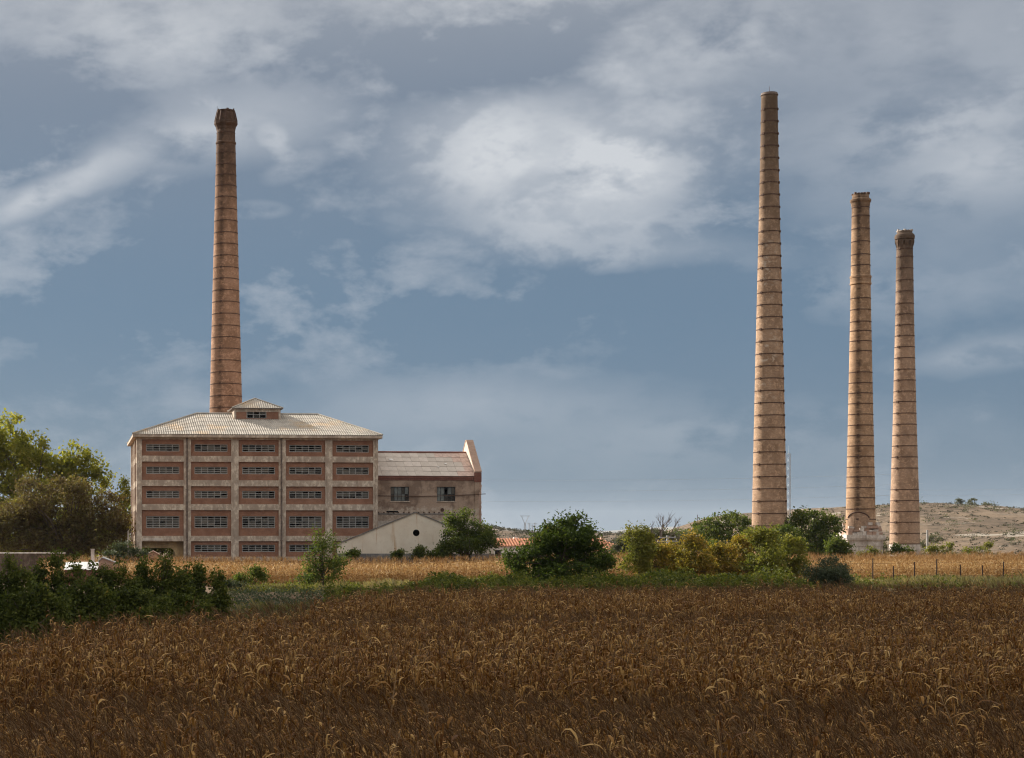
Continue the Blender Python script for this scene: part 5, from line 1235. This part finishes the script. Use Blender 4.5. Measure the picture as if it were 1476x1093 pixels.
# ------------------------------------------------------------------ corn
def corn_mesh(name, seed, tassel, mats, fine=True, height=2.05, lw=1.0):
    rg = random.Random(seed); m = MB()
    lean = Vector((-.17 + rg.uniform(-.06, .06), rg.uniform(-.05, .05), 0)); h = height * rg.uniform(.94, 1.05)
    def st(t): return Vector((lean.x * t * t * h, lean.y * t * t * h, t * h))
    m.mi = 1; k = 5 if fine else 3
    m.tube([st(i / (k - 1)) - (Vector((0, 0, .1)) if i == 0 else Vector()) for i in range(k)], [.016 - .010 * i / (k - 1) for i in range(k)], 4, cap=False)
    m.mi = 0; nl = 17 if fine else 10; seg = 6 if fine else 4; a0 = rg.uniform(0, 6.28)
    for i in range(nl):
        t = .22 + .74 * i / nl + rg.uniform(-.02, .02); az = a0 + (i % 2) * math.pi + rg.uniform(-.9, .9); L_ = rg.uniform(.35, .75) * (1.0 if t < .8 else .65)
        w = lw * rg.uniform(.014, .030) * (1 if fine else 1.4); el = rg.uniform(.1, 1.35); droop = rg.uniform(.7, 4.0); p = st(t); tw = rg.uniform(-1.6, 1.6); pts = []
        fold = rg.random() < .3; fi = rg.randint(2, 3)
        for s in range(seg + 1):
            f = s / seg; d = Vector((math.cos(az) * math.cos(el), math.sin(az) * math.cos(el), math.sin(el)))
            side = Vector((-math.sin(az), math.cos(az), 0)); nrm = d.cross(side); ang = tw * f; side = side * math.cos(ang) + nrm * math.sin(ang)
            ww = w * (.35 + 2.2 * f if f < .3 else (1 - f) ** .6 * 1.25 + .02)
            pts.append((p.copy(), side * ww)); p = p + d * (L_ / seg)
            el -= droop / seg * (1.5 if f > .3 else .6)
            if fold and s == fi: el -= 1.4
            el = max(el, -1.5); az += rg.uniform(-.25, .25)
        n0 = len(m.v)
        for (q, s_) in pts: m.v += [tuple(q - s_), tuple(q + s_)]
        for s in range(seg): m.f.append((n0 + 2 * s, n0 + 2 * s + 1, n0 + 2 * s + 3, n0 + 2 * s + 2)); m.m.append(0)
    # husked ear hanging at mid height
    if rg.random() < .8:
        p = st(.48); a = rg.uniform(0, 6.28); d = Vector((math.cos(a) * .6, math.sin(a) * .6, rg.uniform(-.8, .4))).normalized(); m.mi = 0
        m.tube([p, p + d * .06, p + d * .15, p + d * .25], [.012, .034, .032, .006], 5, cap=False)
    m.mi = 1
    if tassel:
        p = st(1.0); nb = 6 if fine else 5
        for i in range(nb):
            a = rg.uniform(0, 6.28); L_ = rg.uniform(.30, .50); sp = .0 if i == 0 else rg.uniform(.15, .6); q = [p]; d = Vector((math.cos(a) * sp, math.sin(a) * sp, 1)).normalized()
            for s in range(4): q.append(q[-1] + d * L_ / 4); d = (d + Vector((-.30, 0, -.13))).normalized()
            m.tube(q, [.006, .006, .0055, .0045, .0015], 3, cap=False)
    else:
        p = st(1.0); m.tube([p, p + Vector((-.03, 0, .10))], [.006, .002], 3, cap=False)
    return m.mesh(name, mats)
# field outlines in plan.  bands: rows with tassels alternate with shorter detasselled rows
def far_edge(px):
    return float(np.interp(px, [-80, 0, 150, 330, 450, 520, 700, 1000, 1500], [50, 52, 61, 69, 80, 92, 106, 109, 112]))
BANDS = [(24.0, 37.5, True), (37.5, 59.0, False), (59.0, 72.0, True), (72.0, 91.0, False), (91.0, 120.0, True)]
def points_mesh(name, pts, protos, label):
    me = bpy.data.meshes.new(name); n = len(pts); co = np.array([p[0] for p in pts], np.float32)
    me.vertices.add(n); me.vertices.foreach_set('co', co.ravel())
    for an, ty, idx in (('rot', 'FLOAT_VECTOR', 1), ('scl', 'FLOAT', 2), ('kind_index', 'INT', 3)):
        at = me.attributes.new(an, ty, 'POINT'); data = np.array([p[idx] for p in pts], np.float32 if ty != 'INT' else np.int32)
        at.data.foreach_set('vector' if ty == 'FLOAT_VECTOR' else 'value', data.ravel())
    o = link(name, me, None); tag(o, label, 'corn', kind='stuff')
    ng = bpy.data.node_groups.new(name + '_nodes', 'GeometryNodeTree')
    ng.interface.new_socket('Geometry', in_out='INPUT', socket_type='NodeSocketGeometry'); ng.interface.new_socket('Geometry', in_out='OUTPUT', socket_type='NodeSocketGeometry')
    gi, go = ng.nodes.new('NodeGroupInput'), ng.nodes.new('NodeGroupOutput'); join = ng.nodes.new('GeometryNodeJoinGeometry'); Lk = ng.links.new
    def attr(n_, ty): a = ng.nodes.new('GeometryNodeInputNamedAttribute'); a.data_type = ty; a.inputs['Name'].default_value = n_; return a.outputs['Attribute']
    e2r = ng.nodes.new('FunctionNodeEulerToRotation'); Lk(attr('rot', 'FLOAT_VECTOR'), e2r.inputs[0]); scl = attr('scl', 'FLOAT'); kd = attr('kind_index', 'INT')
    for k, po in enumerate(protos):
        oi = ng.nodes.new('GeometryNodeObjectInfo'); oi.transform_space = 'ORIGINAL'; oi.inputs['Object'].default_value = po; oi.inputs['As Instance'].default_value = True
        cmpn = ng.nodes.new('FunctionNodeCompare'); cmpn.data_type = 'INT'; cmpn.operation = 'EQUAL'
        ins = [s for s in cmpn.inputs if s.type == 'INT']; Lk(kd, ins[0]); ins[1].default_value = k
        iop = ng.nodes.new('GeometryNodeInstanceOnPoints'); Lk(gi.outputs[0], iop.inputs['Points']); Lk(cmpn.outputs[0], iop.inputs['Selection'])
        Lk(oi.outputs['Geometry'], iop.inputs['Instance']); Lk(e2r.outputs[0], iop.inputs['Rotation']); Lk(scl, iop.inputs['Scale']); Lk(iop.outputs[0], join.inputs[0])
    Lk(join.outputs[0], go.inputs[0]); md = o.modifiers.new('scatter', 'NODES'); md.node_group = ng
    return o
def dark_corn():
    rg = random.Random(17); pts = []; indiv = []
    meT = [corn_mesh('corn_plant', 200 + i, True, [M['corn_leaf'], M['corn_tassel']], height=1.55, lw=.75) for i in range(6)]
    meL = [corn_mesh('corn_plant', 300 + i, False, [M['corn_leaf'], M['corn_tassel']], height=2.42) for i in range(6)]
    y = 19.5; protos = {}
    while y < 116:
        x0, x1 = PX(-70, y) - 3.0, PX(1540, y) + 3.0; x = x0
        step = .20 if y < 60 else .24
        while x < x1:
            xx = x + rg.uniform(-.06, .06); yy = y + rg.uniform(-.10, .10); px = CX + xx / yy * F; x += step
            fe = far_edge(px) + 1.2 * mnoise.noise(Vector((xx * .3, 0, 2)))
            if yy > fe: continue
            if mnoise.noise(Vector((xx * .12, yy * .10, 7.7))) < -.52 and rg.random() < .6: continue
            wob = 1.5 * mnoise.noise(Vector((xx * .05, 3.1, 0))); tass = True
            for (a, b, t) in BANDS:
                if a <= yy + wob < b: tass = t
            rim = px < 640 and fe - yy < 5.5 + wob
            if rim: tass = True
            elif any(abs(yy + wob - e) < .55 for e in (37.5, 72.0)): continue
            if rg.random() < .03: tass = not tass
            k = rg.randrange(6) + (0 if tass else 6); s = rg.uniform(.86, 1.1) * (1.14 if rim else 1.0); rz = rg.uniform(-.7, .7) if tass else rg.uniform(0, 6.28)
            rot = (rg.uniform(-.07, .07), rg.uniform(-.10, .05), rz); g = ground_z(xx, yy)
            if k not in protos or (yy < 28.6 and yy > 26.0 and -30 < px < 1506 and len(indiv) < 240):
                o = link('corn_plant', (meT + meL)[k], None, None, (xx, yy, g)); o.rotation_euler = rot; o.scale = (s, s, s)
                tag(o, 'dry brown corn plant with drooping leaves' + (' and wind-bent tassel' if k < 6 else ' and no tassel') + ' in the dark front field', 'corn plant', 'corn plants in the dark field' if k < 6 else 'tassel-less corn plants in the dark field')
                protos.setdefault(k, o); indiv.append(o)
            else: pts.append(((xx, yy, g), rot, s, k))
        y += .72
    points_mesh('corn_field', pts, [protos[k] for k in range(12)], 'dark brown field of dry corn filling the foreground')
    print('dark corn', len(pts), len(indiv))
dark_corn()
def gold_corn():
    rg = random.Random(23); pts = []; protos = {}
    me = [corn_mesh('corn_plant', 400 + i, i % 3 == 0, [M['corn_gold'], M['corn_gold']], fine=False, height=2.1) for i in range(6)]
    def inside(px, y):
        near = float(np.interp(px, [150, 260, 480, 560, 700, 760, 880, 1180, 1230, 1300, 1480], [176, 166, 164, 162, 163, 165, 158, 156, 142, 139, 139]))
        far = float(np.interp(px, [150, 260, 700, 760, 1000, 1200, 1480], [190, 191, 183, 200, 206, 210, 222]))
        return near < y < far
    y = 138.5
    while y < 222:
        x = PX(60, y)
        while x < PX(1520, y) + 4.0:
            xx = x + rg.uniform(-.08, .08); yy = y + rg.uniform(-.12, .12); px = CX + xx / yy * F; x += .22
            if not inside(px, yy): continue
            d = math.hypot(xx - r3.location.x, yy - r3.location.y)
            if d < 3.6: continue
            if yy > 185.6 - .08 * (xx - PX(486, 186)) and 480 < px < 722: continue
            if yy > OY - .3 + (xx - OX) * ST and 180 < px < 700: continue
            g = ground_z(xx, yy); k = rg.randrange(6); s = rg.uniform(.9, 1.2) * (float(np.interp(yy, [140, 185], [.78, .98])) if px > 1150 else 1.0); rot = (rg.uniform(-.06, .06), rg.uniform(-.08, .06), rg.uniform(0, 6.28))
            if k not in protos:
                o = link('corn_plant', me[k], None, None, (xx, yy, g)); o.rotation_euler = rot; o.scale = (s, s, s)
                tag(o, 'golden dry corn plant in the sunlit strip before the factory', 'corn plant', 'golden corn plants'); protos[k] = o
            else: pts.append(((xx, yy, g), rot, s, k))
        y += .75
    points_mesh('corn_field', pts, [protos[k] for k in range(6)], 'sunlit strip of golden dry corn before the factory and chimneys')
    print('gold corn', len(pts))
gold_corn()

# ------------------------------------------------------------------ the cloud whose shadow lies on the near field
def cloud():
    hgt = 360.0; off = SUN * (hgt / SUN.z); rg = random.Random(8); bm = bmesh.new()
    def puff(gx, gy, r, flat, dz=0):
        c = Vector((gx, gy, 0)) + off + Vector((0, 0, dz)); mtx = Matrix.Translation(c) @ Matrix.Diagonal((r, r, r * flat, 1))
        res = bmesh.ops.create_icosphere(bm, subdivisions=3, radius=1.0, matrix=mtx)
        for v in res['verts']:
            d = (v.co - c); v.co += d * (.30 * mnoise.fractal(v.co * .018, 1, 2, 4))
    for gx in range(-90, 150, 26):
        for gy in range(-90, 97, 26): puff(gx + rg.uniform(-6, 6), gy + rg.uniform(-6, 6), rg.uniform(24, 31), rg.uniform(.5, .9), rg.uniform(-4, 14))
    for _ in range(30): puff(rg.uniform(-80, 150), rg.uniform(-80, 80), rg.uniform(18, 34), .9, rg.uniform(10, 34))
    me = bpy.data.meshes.new('cloud'); bm.to_mesh(me); bm.free(); me.polygons.foreach_set('use_smooth', [True] * len(me.polygons))
    o = link('cloud', me, M['cloud_vapour']); tag(o, 'low grey cumulus cloud between the sun and the near corn field', 'cloud', kind='stuff')
cloud()

# ------------------------------------------------------------------ air
def haze():
    m = MB(); m.box(-9000, 9000, -120, 9500, -3.5, 135)
    mt = bpy.data.materials.new('haze_air'); mt.use_nodes = True; nt = mt.node_tree; nt.nodes.clear()
    o_ = nt.nodes.new('ShaderNodeOutputMaterial'); v = nt.nodes.new('ShaderNodeVolumePrincipled')
    v.inputs['Color'].default_value = (0.80, 0.88, 1.0, 1); v.inputs['Density'].default_value = 0.00004; v.inputs['Anisotropy'].default_value = 0.2
    nt.links.new(v.outputs[0], o_.inputs['Volume'])
    o = m.build('haze', mt); tag(o, 'thin blue haze filling the air over the plain', 'haze', kind='stuff')
haze()
